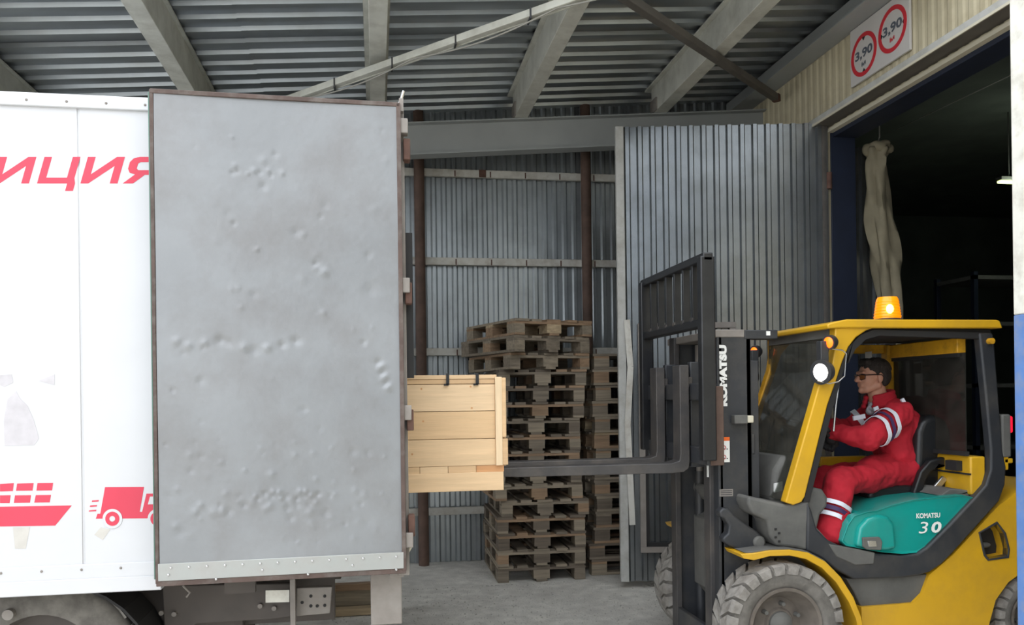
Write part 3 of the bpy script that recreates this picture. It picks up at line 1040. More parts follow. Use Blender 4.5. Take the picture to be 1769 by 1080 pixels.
# chassis under the body
MB().box(-3.6, onY(578, 1030, 4.45).x, 4.45, 4.53, 0.47, 0.80).build('chassis_rail', M['chassis'], tr, bevel=0.006)
MB().box(-3.6, onY(590, 1030, 5.45).x, 5.45, 5.53, 0.47, 0.80).build('chassis_rail', M['chassis'], tr, bevel=0.006)
pl = [tx(*p, 4.2) for p in [(512, 1016), (574, 1014), (570, 1060), (512, 1065)]]
bp = MB().prism(pl, 4.2, 4.24).build('bracket_plate', M['steel'], tr, bevel=0.004)
for (px, py) in ((537, 1030), (561, 1030), (561, 1046), (537, 1047), (522, 1041), (548, 1047)):
    p = onY(px, py, 4.2)
    MB().lathe([(0.008, -0.003), (0.008, 0.002)], (p.x, 4.2, p.z), 'y', 12).build('bolt_hole', M['rubber'], bp)
pl = [tx(*p, 4.18) for p in [(459, 1020), (500, 1019), (500, 1040), (459, 1041)]]
MB().prism(pl, 4.175, 4.18).build('white_reflector', M['postwhite'], tr)
pl = [tx(*p, 4.3) for p in [(280, 1012), (510, 1008), (510, 1064), (470, 1070), (340, 1078), (285, 1110)]]
MB().prism(pl, 4.3, 4.34).build('side_guard_plate', M['chassis'], tr, bevel=0.006)
for (px, py) in ((450, 1046), (474, 1050), (280, 1058), (302, 1060)):
    p = onY(px, py, 4.3)
    MB().lathe([(0.012, -0.02), (0.012, 0.0)], (p.x, 4.3, p.z), 'y', 12).build('bolt', M['steel'], tr)
p = onY(506, 1050, 4.15)
MB().box(p.x - 0.012, p.x + 0.012, 4.14, 4.18, 0.1, 0.80).build('support_strut', M['steel'], tr)
# underrun post at the rear corner
pa, pb = tx(640, 1002, 3.92), tx(695, 1078, 3.92)
MB().box(pa[0], pb[0], 3.92, 4.14, pb[1], pa[1] + 0.04).build('underrun_post', M['steel'], tr, bevel=0.005)
MB().box(pa[0] + 0.09, pb[0] + 0.01, 3.90, 3.92, pa[1] + 0.01, pa[1] + 0.045).build('post_bracket', M['steel'], tr, bevel=0.003)
MB().box(pa[0], pb[0], 5.9, 6.1, pb[1], pa[1] + 0.04).build('underrun_post', M['steel'], tr, bevel=0.005)
MB().box(pa[0] + 0.03, pb[0] - 0.03, 4.14, 5.9, pa[1] - 0.02, pa[1] + 0.05).build('rear_crossmember', M['chassis'], tr, bevel=0.005)
# rear wheels, mudguard, pipe
def truck_wheel(cx_, cy_, cz_, R=0.42, w=0.24):
    wh = MB().lathe([(R * 0.6, 0), (R * 0.9, -0.01), (R * 0.985, 0.02), (R, 0.05), (R, w - 0.05), (R * 0.985, w - 0.02), (R * 0.9, w + 0.01), (R * 0.6, w)], (cx_, cy_, cz_), 'y', 40, closed=True).build('wheel', M['tyre'], tr, angle=50)
    MB().lathe([(0.02, 0.09), (R * 0.3, 0.09), (R * 0.35, 0.12), (R * 0.55, 0.10), (R * 0.61, 0.01), (R * 0.61, w - 0.02)], (cx_, cy_, cz_), 'y', 32).build('rim', M['chassis'], wh)
    for k in range(20):
        a = 2 * pi * k / 20
        MB().bar((cx_ + cos(a) * (R - 0.002), cy_ + 0.03, cz_ + sin(a) * (R - 0.002)), (cx_ + cos(a) * (R - 0.002), cy_ + w - 0.03, cz_ + sin(a) * (R - 0.002)), 0.09, 0.012, (cos(a), 0, sin(a))).build('tread_block', M['tyrelug'], wh)


truck_wheel(-1.55, 4.06, 0.42)
truck_wheel(-2.6, 4.06, 0.42)
truck_wheel(-1.55, 5.75, 0.42)
mg = MB()
n = 14
for i in range(n):
    a0, a1 = pi * (0.02 + 0.96 * i / n), pi * (0.02 + 0.96 * (i + 1) / n)
    mg.bar((-1.55 + cos(a0) * 0.48, 4.2, 0.42 + sin(a0) * 0.40), (-1.55 + cos(a1) * 0.48, 4.2, 0.42 + sin(a1) * 0.40), 0.30, 0.012, (cos(a0), 0, sin(a0)))
mg.build('mudguard', M['rubber'], tr)
MB().tube([onY(13, 1063, 4.02), onY(50, 1035, 4.3), onY(75, 1015, 4.5)], 0.024, 14).build('side_pipe', M['steel'], tr)
MB().lathe([(0.24, -0.3), (0.25, -0.28), (0.25, 0.28), (0.24, 0.3)], (-1.0, 4.62, 0.52), 'x', 28).build('air_tank', M['chassis'], tr)
MB().tube([onY(316, 1012, 4.05), onY(328, 1024, 4.05), onY(322, 1032, 4.05)], 0.005, 6).build('hook', M['steel'], tr)
MB().box(-0.72, -0.58, 4.0, 4.04, 0.74, 0.80).build('guard_bracket', M['chassis'], tr)

# open rear door folded back against the side
a, b = onY(266, 600, 3.80), onY(689, 600, 3.83)
XA, XB = a.x, XR + 0.012
DZ0, DZ1 = 0.845, 3.035
dr = root('truck_door', (XB, 3.83, DZ0), 'dented grey rear door of the truck, folded back along its white side', 'door')
kz = onY(480, 965, 3.80).z
NU, NV = 150, 250
dents = []
rnd = random.Random(4)
def dent(px, py, r, h):
    p = onY(px, py, 3.81)
    dents.append((p.x, p.z, r, h))
for k in range(10): dent(310 + k * 22 + rnd.uniform(-6, 6), 597 + rnd.uniform(-10, 10), rnd.uniform(0.014, 0.024), rnd.choice((-1, 1)) * rnd.uniform(0.004, 0.008))
for k in range(12): dent(440 + k * 10 + rnd.uniform(-6, 6), 855 + rnd.uniform(-8, 8), rnd.uniform(0.008, 0.014), rnd.choice((-1, 1)) * 0.005)
for k in range(14): dent(330 + k * 18 + rnd.uniform(-8, 8), 885 + rnd.uniform(-18, 12), rnd.uniform(0.012, 0.02), rnd.choice((-1, 1)) * 0.004)
for k in range(8): dent(400 + k * 12 + rnd.uniform(-4, 4), 298 + rnd.uniform(-7, 7), rnd.uniform(0.007, 0.012), rnd.choice((-1, 1)) * 0.004)
for k in range(60): dent(rnd.uniform(285, 670), rnd.uniform(220, 940), rnd.uniform(0.006, 0.02), rnd.choice((-1, 1)) * rnd.uniform(0.001, 0.004))
for k in range(50): dent(rnd.uniform(285, 670), rnd.uniform(760, 940), rnd.uniform(0.006, 0.016), rnd.choice((-1, 1)) * rnd.uniform(0.001, 0.003))
for k in range(6): dent(655 + k * 3, 625 + k * 9, 0.016, -0.007 if k % 2 else 0.006)
dent(560, 470, 0.02, -0.006); dent(545, 455, 0.012, 0.005); dent(640, 500, 0.03, 0.003)
import numpy as np
U = np.linspace(XA + 0.012, XB - 0.012, NU + 1)
V = np.linspace(kz - 0.01, DZ1 - 0.012, NV + 1)
UU, VV = np.meshgrid(U, V, indexing='ij')
HH = 0.003 * np.sin(UU * 5.1 + VV * 1.3) + 0.002 * np.sin(VV * 7 + UU * 2)
for (dx, dz, r, h) in dents:
    HH += 1.15 * h * np.exp(-((UU - dx) ** 2 + (VV - dz) ** 2) / (r * r))
yl = lambda X: 3.83 - 0.03 * (XB - X) / (XB - XA)
mb = MB()
for i in range(NU + 1):
    for j in range(NV + 1):
        X = float(U[i])
        mb.v.append(Vector((X, yl(X) + float(HH[i, j]), float(V[j]))))
for i in range(NU):
    for j in range(NV):
        a_ = i * (NV + 1) + j
        mb.f.append((a_, a_ + NV + 1, a_ + NV + 2, a_ + 1))
mb.build('door_skin', M['door'], dr, angle=180, weld=False)
D = MB()
D.add([(XA, yl(XA) + 0.012, DZ0), (XB, yl(XB) + 0.012, DZ0), (XB, yl(XB) + 0.045, DZ0), (XA, yl(XA) + 0.045, DZ0),
       (XA, yl(XA) + 0.012, DZ1), (XB, yl(XB) + 0.012, DZ1), (XB, yl(XB) + 0.045, DZ1), (XA, yl(XA) + 0.045, DZ1)],
      [(0, 3, 2, 1), (4, 5, 6, 7), (0, 1, 5, 4), (1, 2, 6, 5), (2, 3, 7, 6), (3, 0, 4, 7)])
D.build('door_core', M['door'], dr)


def dframe(x0, x1, z0, z1, mt, nm, out=0.006):
    q = MB()
    q.add([(x0, yl(x0) - out, z0), (x1, yl(x1) - out, z0), (x1, yl(x1) + 0.047, z0), (x0, yl(x0) + 0.047, z0),
           (x0, yl(x0) - out, z1), (x1, yl(x1) - out, z1), (x1, yl(x1) + 0.047, z1), (x0, yl(x0) + 0.047, z1)],
          [(0, 3, 2, 1), (4, 5, 6, 7), (0, 1, 5, 4), (1, 2, 6, 5), (2, 3, 7, 6), (3, 0, 4, 7)])
    return q.build(nm, mt, dr, bevel=0.002, seg=1)


dframe(XA - 0.003, XB + 0.004, DZ1 - 0.016, DZ1 + 0.004, M['doorframe'], 'top_edge')
dframe(XA - 0.003, XB + 0.004, DZ0 - 0.012, DZ0 + 0.012, M['doorframe'], 'bottom_edge', 0.004)
dframe(XB - 0.014, XB + 0.006, DZ0, DZ1, M['doorframe'], 'hinge_edge')
dframe(XA - 0.006, XA + 0.010, DZ0, DZ1, M['doorframe'], 'free_edge', 0.004)
dframe(XA - 0.012, XA - 0.006, DZ0 + 0.02, DZ1 - 0.01, M['green'], 'edge_seal', 0.002)
kp = dframe(XA + 0.006, XB - 0.006, DZ0 + 0.012, kz, M['kick'], 'kick_plate', 0.008)
for k in range(14):
    xx = XA + 0.06 + k * (XB - XA - 0.1) / 13
    MB().ball((xx, yl(xx) - 0.009, kz - 0.02), (0.0065, 0.004, 0.0065), 8).build('rivet', M['chrome'], kp)
for k in range(6):
    xx = XA + 0.05 + k * 0.2
    MB().ball((xx, yl(xx) - 0.009, kz - 0.05 - 0.03 * (k % 2)), (0.0065, 0.004, 0.0065), 8).build('rivet', M['chrome'], kp)
for z in (0.95, 1.55, 2.15, 2.9):
    MB().box(XB - 0.01, XB + 0.04, 3.835, 3.89, z, z + 0.07).build('hinge_arm', M['steel'], dr, bevel=0.004)
pt = onY(692, 175, 3.86)
MB().tube([(pt.x - 0.03, 3.86, DZ1 - 0.02), (pt.x, 3.86, DZ1 + 0.02), (pt.x + 0.015, 3.86, DZ1 + 0.07)], 0.008, 8).build('hook', M['chrome'], dr)
MB().box(XB + 0.0, XB + 0.02, 3.84, 3.88, DZ1 - 0.03, DZ1 + 0.03).build('latch_bracket', M['steel'], dr)
# rope loop hanging at the rear edge
pt = onY(705, 935, 4.0)
MB().tube([pt + Vector((0.0, 0, 0.06)), pt + Vector((0.012, 0, 0.02)), pt + Vector((0.012, 0, -0.03)), pt + Vector((0, 0, -0.05))], 0.008, 8).build('strap_loop', M['cream'], tr)

# timber lying behind the truck
for k, (p1, p2, w, h, mi) in enumerate([((560, 1052), (640, 1040), 0.10, 0.05, 4), ((568, 1035), (640, 1024), 0.04, 0.16, 0), ((400, 1078), (520, 1066), 0.12, 0.04, 4), ((575, 1010), (640, 1006), 0.08, 0.05, 3)]):
    Yp = 6.35 + 0.12 * (1 if k == 3 else k)
    q1, q2 = onY(p1[0], p1[1], Yp), onY(p2[0], p2[1], Yp)
    zz_ = [0.026, 0.081, 0.021, 0.187][k]
    q1.z = q2.z = zz_
    q1.x -= 0.25
    q2.x += 0.2
    o = MB().bar(q1, q2, w, h).build('loose_board', PW[mi], bevel=0.002)
    tag(o, ['pale board lying flat on the floor beyond the truck underrun post', 'broad pale board on edge beyond the truck underrun post', 'loose board on the floor beneath the truck chassis', 'brown board topmost of the timber beyond the truck underrun post'][k], 'board', 'loose timber beyond the truck')

# ================================================================== CRATE
cyf = 4.34
XC = onY(873, 700, cyf).x
XCP = onY(855, 700, cyf).x
xl = -0.62
cr_ = root('wooden_crate', (0.1, 4.84, 1.145), 'new pine plank crate on the forklift tips, half inside the truck', 'crate')
zf, ztop = 1.285, onY(790, 655, cyf).z
zpl = [zf, onY(780, 759, cyf).z, onY(780, 711, cyf).z, onY(780, 664, cyf).z, ztop]
for i in range(4):
    MB().box(xl, XCP, cyf, cyf + 0.025, zpl[i] + 0.0015, zpl[i + 1] - 0.0015).build('plank', CR[i % 4], cr_, bevel=0.0015, seg=1)
    MB().box(xl, XCP, cyf + 0.975, cyf + 1.0, zpl[i] + 0.0015, zpl[i + 1] - 0.0015).build('plank', CR[(i + 1) % 4], cr_)
    MB().box(XC - 0.045, XC - 0.02, cyf + 0.03, cyf + 0.97, zpl[i] + 0.0015, zpl[i + 1] - 0.0015).build('plank', CR[(i + 2) % 4], cr_)
    MB().box(XC - 0.02, XC + 0.004, cyf + 0.02, cyf + 0.10, zpl[i] - 0.005, zpl[i + 1] - 0.006 * (i % 2)).build('end_batten', CR[(i + 3) % 4], cr_, bevel=0.002)
MB().box(XCP, XC - 0.02, cyf - 0.016, cyf + 0.03, zf, ztop + 0.01).build('corner_post', CRV, cr_, bevel=0.002)
MB().box(XC - 0.02, XC + 0.002, cyf - 0.012, cyf + 0.012, onY(860, 755, cyf).z, ztop + 0.005).build('edge_strip', CR[1], cr_, bevel=0.002)
MB().box(XC - 0.02, XC + 0.01, cyf - 0.010, cyf + 0.014, zf + 0.002, onY(860, 758, cyf).z).build('edge_strip', CR[3], cr_, bevel=0.002)
for k in range(6):
    MB().box(xl, XCP + 0.01, cyf - 0.004 + k * 0.168, cyf + 0.16 + k * 0.168, ztop, ztop + 0.022).build('lid_plank', CR[k % 4], cr_, bevel=0.0015, seg=1)
for px in (773, 824):
    p = onY(px, 645, cyf)
    MB().box(p.x - 0.008, p.x + 0.008, cyf - 0.012, cyf + 0.01, ztop - 0.03, ztop + 0.03).build('clip', M['blackdeep'], cr_)
    MB().box(p.x - 0.02, p.x + 0.004, cyf - 0.012, cyf + 0.0, ztop - 0.035, ztop - 0.025).build('clip', M['blackdeep'], cr_)
pxs = [702, 725, 774, 823, 871]
xx = [-0.62, -0.45, -0.28, -0.12] + [onY(p, 811, cyf).x for p in pxs[1:]]
for i in range(len(xx) - 1):
    MB().box(xx[i] + 0.001, xx[i + 1] - 0.001, cyf, cyf + 1.0, 1.25, zf).build('floor_board', CRO if i == len(xx) - 2 else CR[(i * 3) % 4], cr_, bevel=0.001, seg=1)
for yy in (cyf - 0.002, cyf + 0.46, cyf + 0.93):
    MB().box(xl, onY(870, 830, cyf).x, yy, yy + 0.07, 1.150, 1.25).build('skid', CR[0], cr_, bevel=0.002)
# knots in the wood
for (px, py) in ((728, 672), (813, 668), (731, 728), (712, 785), (815, 705)):
    p = onY(px, py, cyf)
    MB().lathe([(0.0055, -0.0008), (0.0055, 0.001)], (p.x, cyf, p.z), 'y', 10).build('knot', CRO, cr_)

# grit on the floor
gs = MB()
rnd = random.Random(9)
for k in range(2600):
    if k < 1800:
        px, py = rnd.uniform(560, 1160), rnd.uniform(1000, 1085)
        p = onZ(px, py, 0)
        x, y = p.x, min(p.y, 7.05)
    else:
        x, y = rnd.uniform(-3, 3.5), rnd.uniform(2.5, 7.0)
    s = rnd.choice([0.003, 0.004, 0.005, 0.008]) * rnd.uniform(0.7, 1.3)
    a = rnd.uniform(0, 6)
    vs = [(x + cos(a + t) * s * rnd.uniform(0.7, 1.2), y + sin(a + t) * s * rnd.uniform(0.7, 1.2), 0.0) for t in (0, 2.1, 4.2)] + [(x, y, s * rnd.uniform(0.5, 1.0))]
    gs.add(vs, [(0, 1, 3), (1, 2, 3), (2, 0, 3)])
o = gs.build('grit', M['stone'], smooth=False, weld=False)
tag(o, 'fine pale grit scattered over the concrete floor', 'grit', kind='stuff')

# ================================================================== FORKLIFT
fl = root('forklift', (2.9, 4.84, 0), 'yellow, black and teal forklift with a lit amber beacon, carrying a crate', 'forklift')
YN, YFAR, YC = 4.30, 5.28, 5.13


def fq(px, py, Y=YN):
    p = onY(px, py, Y)
    return (p.x, p.z)


def FK(poly, y0, y1, mt, name, ref=None, bevel=0.008, seg=2, parent=None, holes=()):
    r = y0 if ref is None else ref
    return MB().prism([fq(p[0], p[1], r) for p in poly], y0, y1, [[fq(p[0], p[1], r) for p in h] for h in holes]).build(name, M[mt], parent or fl, bevel=bevel, seg=seg)


# --- wheels
def fl_wheel(cx_, cz_, R, w, y0, side, name, lugs=True):
    """side -1: outer face towards the camera (y0 is the outer face)"""
    s = 1 if side < 0 else -1
    prof = [(R * 0.60, 0.03), (R * 0.66, 0.012), (R * 0.80, 0.004), (R * 0.90, 0.012), (R * 0.945, 0.035), (R * 0.95, w - 0.035), (R * 0.90, w - 0.012), (R * 0.8, w - 0.004), (R * 0.6, w - 0.03)]
    prof = [(r, h * s) for r, h in prof]
    t = MB().lathe(prof, (cx_, y0, cz_), 'y', 48, closed=True).build(name, M['tyre'], fl, angle=40)
    MB().lathe([(0.03, 0.085 * s), (R * 0.22, 0.085 * s), (R * 0.25, 0.10 * s), (R * 0.40, 0.115 * s), (R * 0.52, 0.06 * s), (R * 0.565, 0.012 * s), (R * 0.615, 0.008 * s), (R * 0.62, 0.05 * s), (R * 0.60, (w - 0.04) * s)], (cx_, y0, cz_), 'y', 40).build('rim', M['rim'], t)
    MB().lathe([(0.0, 0.045 * s), (R * 0.12, 0.05 * s), (R * 0.19, 0.07 * s), (R * 0.20, 0.10 * s)], (cx_, y0, cz_), 'y', 24).build('hub', M['dust'], t)
    nb = 6
    for k in range(nb):
        a = 2 * pi * k / nb + 0.4
        MB().lathe([(0.0, 0.062 * s), (0.012, 0.064 * s), (0.014, 0.10 * s)], (cx_ + cos(a) * R * 0.32, y0, cz_ + sin(a) * R * 0.32), 'y', 8).build('wheel_nut', M['dust'], t)
    if lugs:
        nL = 24
        lg = []
        for row in (0, 1):
            for k in range(nL):
                a = 2 * pi * (k + 0.5 * row) / nL
                da = 2 * pi / nL
                v = []
                # lug: chevron block from shoulder to centre, wraps over the shoulder
                ya, yb_ = (0.0, w * 0.5 - 0.004) if row == 0 else (w, w * 0.5 + 0.004)
                sk = 0.55 * da
                def P_(r, yy, ang):
                    return (cx_ + cos(ang) * r, y0 + yy * s, cz_ + sin(ang) * r)
                d1 = -0.008 if row == 0 else 0.008
                a0, a1 = a + 0.10 * da, a + 0.88 * da
                top = [P_(R * 0.975, ya, a0), P_(R * 0.975, ya, a1), P_(R, ya + (0.03 if row == 0 else -0.03), a1), P_(R, ya + (0.03 if row == 0 else -0.03), a0),
                       P_(R, yb_, a1 + sk), P_(R, yb_, a0 + sk), P_(R * 0.93, yb_, a1 + sk), P_(R * 0.93, yb_, a0 + sk),
                       P_(R * 0.84, ya + d1 * 0.2, a0 + 0.05 * da), P_(R * 0.84, ya + d1 * 0.2, a1 - 0.05 * da), P_(R * 0.84, ya - d1 * 2, a0), P_(R * 0.84, ya - d1 * 2, a1)]
                fs = [(0, 1, 2, 3), (3, 2, 4, 5), (5, 4, 6, 7), (8, 9, 1, 0), (10, 11, 9, 8), (10, 8, 0, 3, 5, 7), (11, 6, 4, 2, 1, 9)]
                MB().add(top, fs).build('tread_lug', M['tyrelug'], t, smooth=False)
    return t


fl_wheel(2.25, 0.345, 0.352, 0.24, 4.22, -1, 'front_wheel')
fl_wheel(2.25, 0.345, 0.352, 0.24, 5.46, 1, 'front_wheel')
rc = fq(1800, 1076, 4.30)
fl_wheel(rc[0], 0.27, 0.27, 0.17, 4.33, -1, 'rear_wheel')
fl_wheel(rc[0], 0.27, 0.27, 0.17, 5.25, 1, 'rear_wheel', lugs=False)
MB().tube([(2.25, 4.4, 0.345), (2.25, 5.3, 0.345)], 0.09, 16).build('front_axle', M['dust'], fl)
MB().tube([(rc[0], 4.45, 0.27), (rc[0], 5.15, 0.27)], 0.05, 12).build('rear_axle', M['dust'], fl)

# --- chassis, body, counterweight
MB().prism([(2.06, 0.42), (2.06, 0.86), (2.30, 0.98), (2.62, 0.88), (2.62, 0.66), (3.45, 0.62), (3.45, 0.24), (2.7, 0.18), (2.2, 0.25)], 4.50, 5.10).build('chassis', M['dust'], fl, bevel=0.01)
body = [(1491, 1125), (1488, 1049), (1577, 1042), (1593, 1026), (1605, 994), (1647, 958), (1725, 874), (1758, 849), (1850, 836), (1925, 858), (1935, 1000), (1905, 1075), (1893, 1070), (1875, 1022), (1840, 992), (1800, 980), (1763, 991), (1742, 1006), (1720, 1037), (1707, 1085), (1704, 1125)]
hole = [(1693, 921), (1722, 905), (1734, 922), (1741, 948), (1740, 960), (1708, 966), (1702, 958)]
FK(body, YN + 0.01, YN + 0.12, 'yellow', 'body_side', holes=[hole], bevel=0.0)
FK([(1698, 905 + 8), (1722, 903), (1738, 922), (1744, 950), (1741, 966), (1704, 970), (1690, 930), (1690, 917)], YN + 0.10, YN + 0.13, 'rubber', 'pocket_liner', ref=YN + 0.01, bevel=0.0)
rim_o = [(1690, 920), (1722, 901), (1737, 921), (1744, 949), (1742, 964), (1706, 969), (1699, 960)]
FK(rim_o, YN + 0.004, YN + 0.05, 'black', 'pocket_rim', ref=YN + 0.01, bevel=0.002, holes=[hole])
MB().ball((fq(1716, 946)[0], YN + 0.08, fq(1716, 946)[1]), (0.05, 0.02, 0.018), 12).build('pocket_catch', M['dust'], fl)
FK(body[:1] + [(1491, 1060), (1600, 1045), (1612, 998), (1652, 962), (1730, 878), (1762, 853)] + body[8:], YN + 0.12, YFAR - 0.02, 'yellow', 'counterweight', ref=YN + 0.01, bevel=0.03, seg=3)
# grey step recess
FK([(1462, 1000), (1602, 992), (1592, 1026), (1577, 1043), (1488, 1050), (1474, 1020)], YN + 0.03, YN + 0.12, 'dust', 'step_recess', bevel=0.006)
# fender
FK([(1279, 957), (1300, 956), (1330, 951), (1365, 950), (1396, 955), (1425, 970), (1452, 997), (1474, 1032), (1487, 1065), (1493, 1095), (1485, 1096), (1478, 1068), (1466, 1040), (1444, 1006), (1419, 981), (1392, 966), (1364, 960), (1330, 961), (1302, 968), (1284, 965)], 4.235, 4.50, 'yellow', 'front_fender', ref=4.24, bevel=0.004)
FK([(1286, 955), (1300, 953.5), (1330, 949), (1365, 948), (1396, 953), (1425, 968), (1445, 988), (1440, 990), (1396, 960), (1365, 953), (1330, 954), (1300, 959)], 4.25, 4.50, 'dust', 'fender_dust', ref=4.24, bevel=0.002)
FK([(1279, 957), (1330, 951), (1365, 950), (1425, 970), (1474, 1032), (1493, 1095), (1485, 1096), (1466, 1040), (1419, 981), (1364, 960), (1330, 961), (1284, 965)], 5.12, 5.44, 'yellow', 'front_fender', ref=4.24, bevel=0.004)
# wheel well lining
FK([(1330, 955), (1400, 950), (1475, 1003), (1500, 1060), (1495, 1140), (1340, 1140)], 4.48, 4.52, 'dust', 'wheel_well', ref=4.48, bevel=0)

# --- dark cab side frame, near and far
band = [(1395, 868), (1395, 900), (1394, 952), (1420, 965), (1445, 985), (1475, 1001), (1520, 1000), (1563, 998), (1590, 994), (1606, 989), (1627, 975), (1647, 955), (1727, 866), (1737, 838), (1739, 808), (1733, 778), (1719, 597), (1716, 575), (1692, 575), (1703, 680), (1712, 778), (1712, 812), (1704, 838), (1683, 862), (1640, 908), (1602, 946), (1585, 957), (1560, 961), (1520, 958), (1480, 950), (1455, 945), (1432, 934), (1412, 915), (1402, 880)]
FK(band, YN - 0.01, YN + 0.05, 'black', 'cab_side_frame', bevel=0.012, seg=3)
FK([(1716, 575), (1692, 575), (1703, 680), (1712, 778), (1712, 830), (1737, 830), (1733, 778), (1719, 597)], YFAR - 0.06, YFAR, 'black', 'cab_side_frame', ref=YN, bevel=0.006)
# floor plate and cowl
FK([(1394, 905), (1440, 976), (1475, 996), (1600, 990), (1610, 960), (1520, 960), (1445, 944), (1420, 915)], YN + 0.05, YFAR - 0.05, 'dust', 'floor_plate', ref=YN, bevel=0.004)
FK([(1432, 940), (1512, 955), (1510, 975), (1478, 977), (1445, 962)], YN - 0.015, YN + 0.06, 'dust', 'step_tread', bevel=0.006)
FK([(1293, 857), (1330, 866), (1358, 872), (1386, 869), (1397, 858), (1402, 880), (1397, 905), (1396, 952), (1372, 947), (1342, 944), (1330, 925), (1326, 900), (1300, 888), (1292, 870)], YN + 0.0, YFAR, 'dust', 'front_cowl', ref=YN, bevel=0.018, seg=3)
for k in range(4):
    p = onY(1339 + (k % 2) * 6, 915 + 7 * k, YN)
    MB().box(p.x - 0.004, p.x + 0.01, YN - 0.004, YN + 0.004, p.z - 0.004, p.z + 0.008).build('cowl_vent', M['rubber'], fl)
FK([(1393, 880), (1397, 848), (1408, 842), (1422, 846), (1431, 860), (1430, 875), (1418, 890), (1410, 925), (1398, 925)], YN + 0.03, YN + 0.16, 'dust', 'knee_panel', bevel=0.02, seg=3)
FK([(1332, 868), (1338, 812), (1352, 790), (1376, 782), (1392, 790), (1398, 868)], YN + 0.18, YFAR - 0.2, 'dust', 'dashboard', ref=YN + 0.18, bevel=0.03, seg=3)
pz = fq(1340, 826, 4.48)
FK([(1338, 836), (1352, 832), (1352, 848), (1338, 851)], YN + 0.17, YN + 0.182, 'labelwhite', 'dash_label', ref=YN + 0.17, bevel=0)

# --- hood
hood = [(1456, 936), (1466, 908), (1477, 892), (1500, 885), (1516, 883), (1540, 874), (1580, 864), (1633, 858), (1663, 855), (1684, 860), (1680, 872), (1647, 903), (1608, 945), (1588, 956), (1560, 958), (1525, 955), (1463, 944)]
hp = [Vector((p[0], p[1], 0)) for p in hood]
cc = sum(hp, Vector()) / len(hp)
hd = MB()
n = len(hood)
layers = [(0.04, 0.90), (0.005, 0.955), (-0.008, 0.985), (0.0, 1.0), (0.03, 1.0)]
rings = []
vs = []
for (dy, sc_) in layers:
    for p in hp:
        qx, qy = cc.x + (p.x - cc.x) * (sc_ + (1 - sc_) * 0.5), cc.y + (p.y - cc.y) * sc_
        a = fq(qx, qy, YN)
        vs.append((a[0], YN + 0.012 + dy, a[1]))
a_far = [(v[0], YFAR - 0.05, v[2]) for v in vs[-n:]]
vs += a_far
# first layer is the outer flat face
order = [2, 3, 4]
fs = []
vs2 = []
for li in (1, 2, 3, 4):
    vs2 += vs[li * n:(li + 1) * n]
vs2 += [(v[0], YN + 0.075, v[2]) for v in vs[-2 * n:-n]]
for li in range(4):
    for k in range(n):
        a, b = li * n + k, li * n + (k + 1) % n
        fs.append((a, b, b + n, a + n))
fs.append(tuple(range(n)))
fs.append(tuple(range(5 * n - 1, 4 * n - 1, -1)))
FK([(1500, 952), (1500, 890), (1516, 886), (1540, 876), (1580, 866), (1633, 860), (1663, 857), (1682, 862), (1645, 903), (1606, 945), (1588, 953), (1525, 953)], YN + 0.06, YFAR - 0.05, 'teal', 'hood_top', ref=YN, bevel=0.02, seg=3)
hd.add(vs2, fs).build('engine_hood', M['teal'], fl, angle=60, bevel=0.006)
# raised front bulge of the hood
FK([(1480, 945), (1486, 912), (1500, 896), (1518, 890), (1535, 892), (1546, 905), (1550, 948), (1530, 952)], YN - 0.012, YN + 0.06, 'teal', 'hood_bulge', bevel=0.02, seg=4)
FK([(1491, 929), (1520, 928), (1525, 936), (1523, 951), (1498, 950), (1492, 945)], YN - 0.026, YN - 0.006, 'dust', 'hood_latch', bevel=0.005)
FK([(1499, 935), (1514, 934), (1515, 945), (1501, 945)], YN - 0.03, YN - 0.02, 'chrome', 'latch_plate', bevel=0.002)
FK([(1633, 858), (1650, 846), (1700, 850), (1706, 838), (1712, 845), (1690, 862), (1663, 857)], YN + 0.06, YFAR - 0.05, 'dust', 'rear_deck', ref=YN + 0.02, bevel=0.006)
a = onY(1583, 897, YN - 0.001); b = onY(1629, 889, YN - 0.001)
xd = Vector((b.x - a.x, 0, b.z - a.z)).normalized(); zd = Vector((-xd.z, 0, xd.x))
wdt = (b - a).length
a = onY(1583, 896, YN - 0.001)
text_mesh('KOMATSU', (a.x, YN - 0.001, a.z), (1, 0, 0), (0, 0, 1), 0.030, M['labelwhite'], fl, width=0.155, offset=0.03)
a = onY(1587, 922, YN - 0.001)
text_mesh('3', (a.x, YN - 0.001, a.z), (1, 0, 0), (0, 0, 1), 0.068, M['labelwhite'], fl, width=0.062, offset=0.0, shear=0.15)
a = onY(1609, 921, YN - 0.001)
text_mesh('0', (a.x, YN - 0.001, a.z), (1, 0, 0), (0, 0, 1), 0.066, M['labelwhite'], fl, width=0.066, offset=0.035, shear=0.15)

# --- seat
FK([(1500, 864), (1503, 845), (1520, 838), (1560, 838), (1604, 842), (1612, 856), (1600, 866), (1560, 868)], 4.60, 5.08, 'seat', 'seat_cushion', ref=4.60, bevel=0.03, seg=4)
FK([(1512, 886), (1515, 868), (1605, 866), (1618, 872), (1618, 884)], 4.66, 5.02, 'rubber', 'seat_base', ref=4.62, bevel=0.006)
FK([(1583, 850), (1588, 800), (1590, 745), (1598, 725), (1616, 717), (1636, 722), (1648, 738), (1651, 765), (1648, 805), (1640, 850), (1615, 862)], 4.62, 5.06, 'seat', 'seat_back', ref=4.60, bevel=0.035, seg=4)
FK([(1580, 866), (1578, 850), (1590, 815), (1606, 796), (1628, 790), (1646, 792), (1648, 806), (1644, 848), (1634, 866), (1606, 870)], 4.555, 4.60, 'seat', 'side_bolster', ref=4.56, bevel=0.012, seg=3, holes=[[(1594, 850), (1600, 828), (1612, 812), (1632, 806), (1634, 815), (1626, 840), (1612, 852)]])
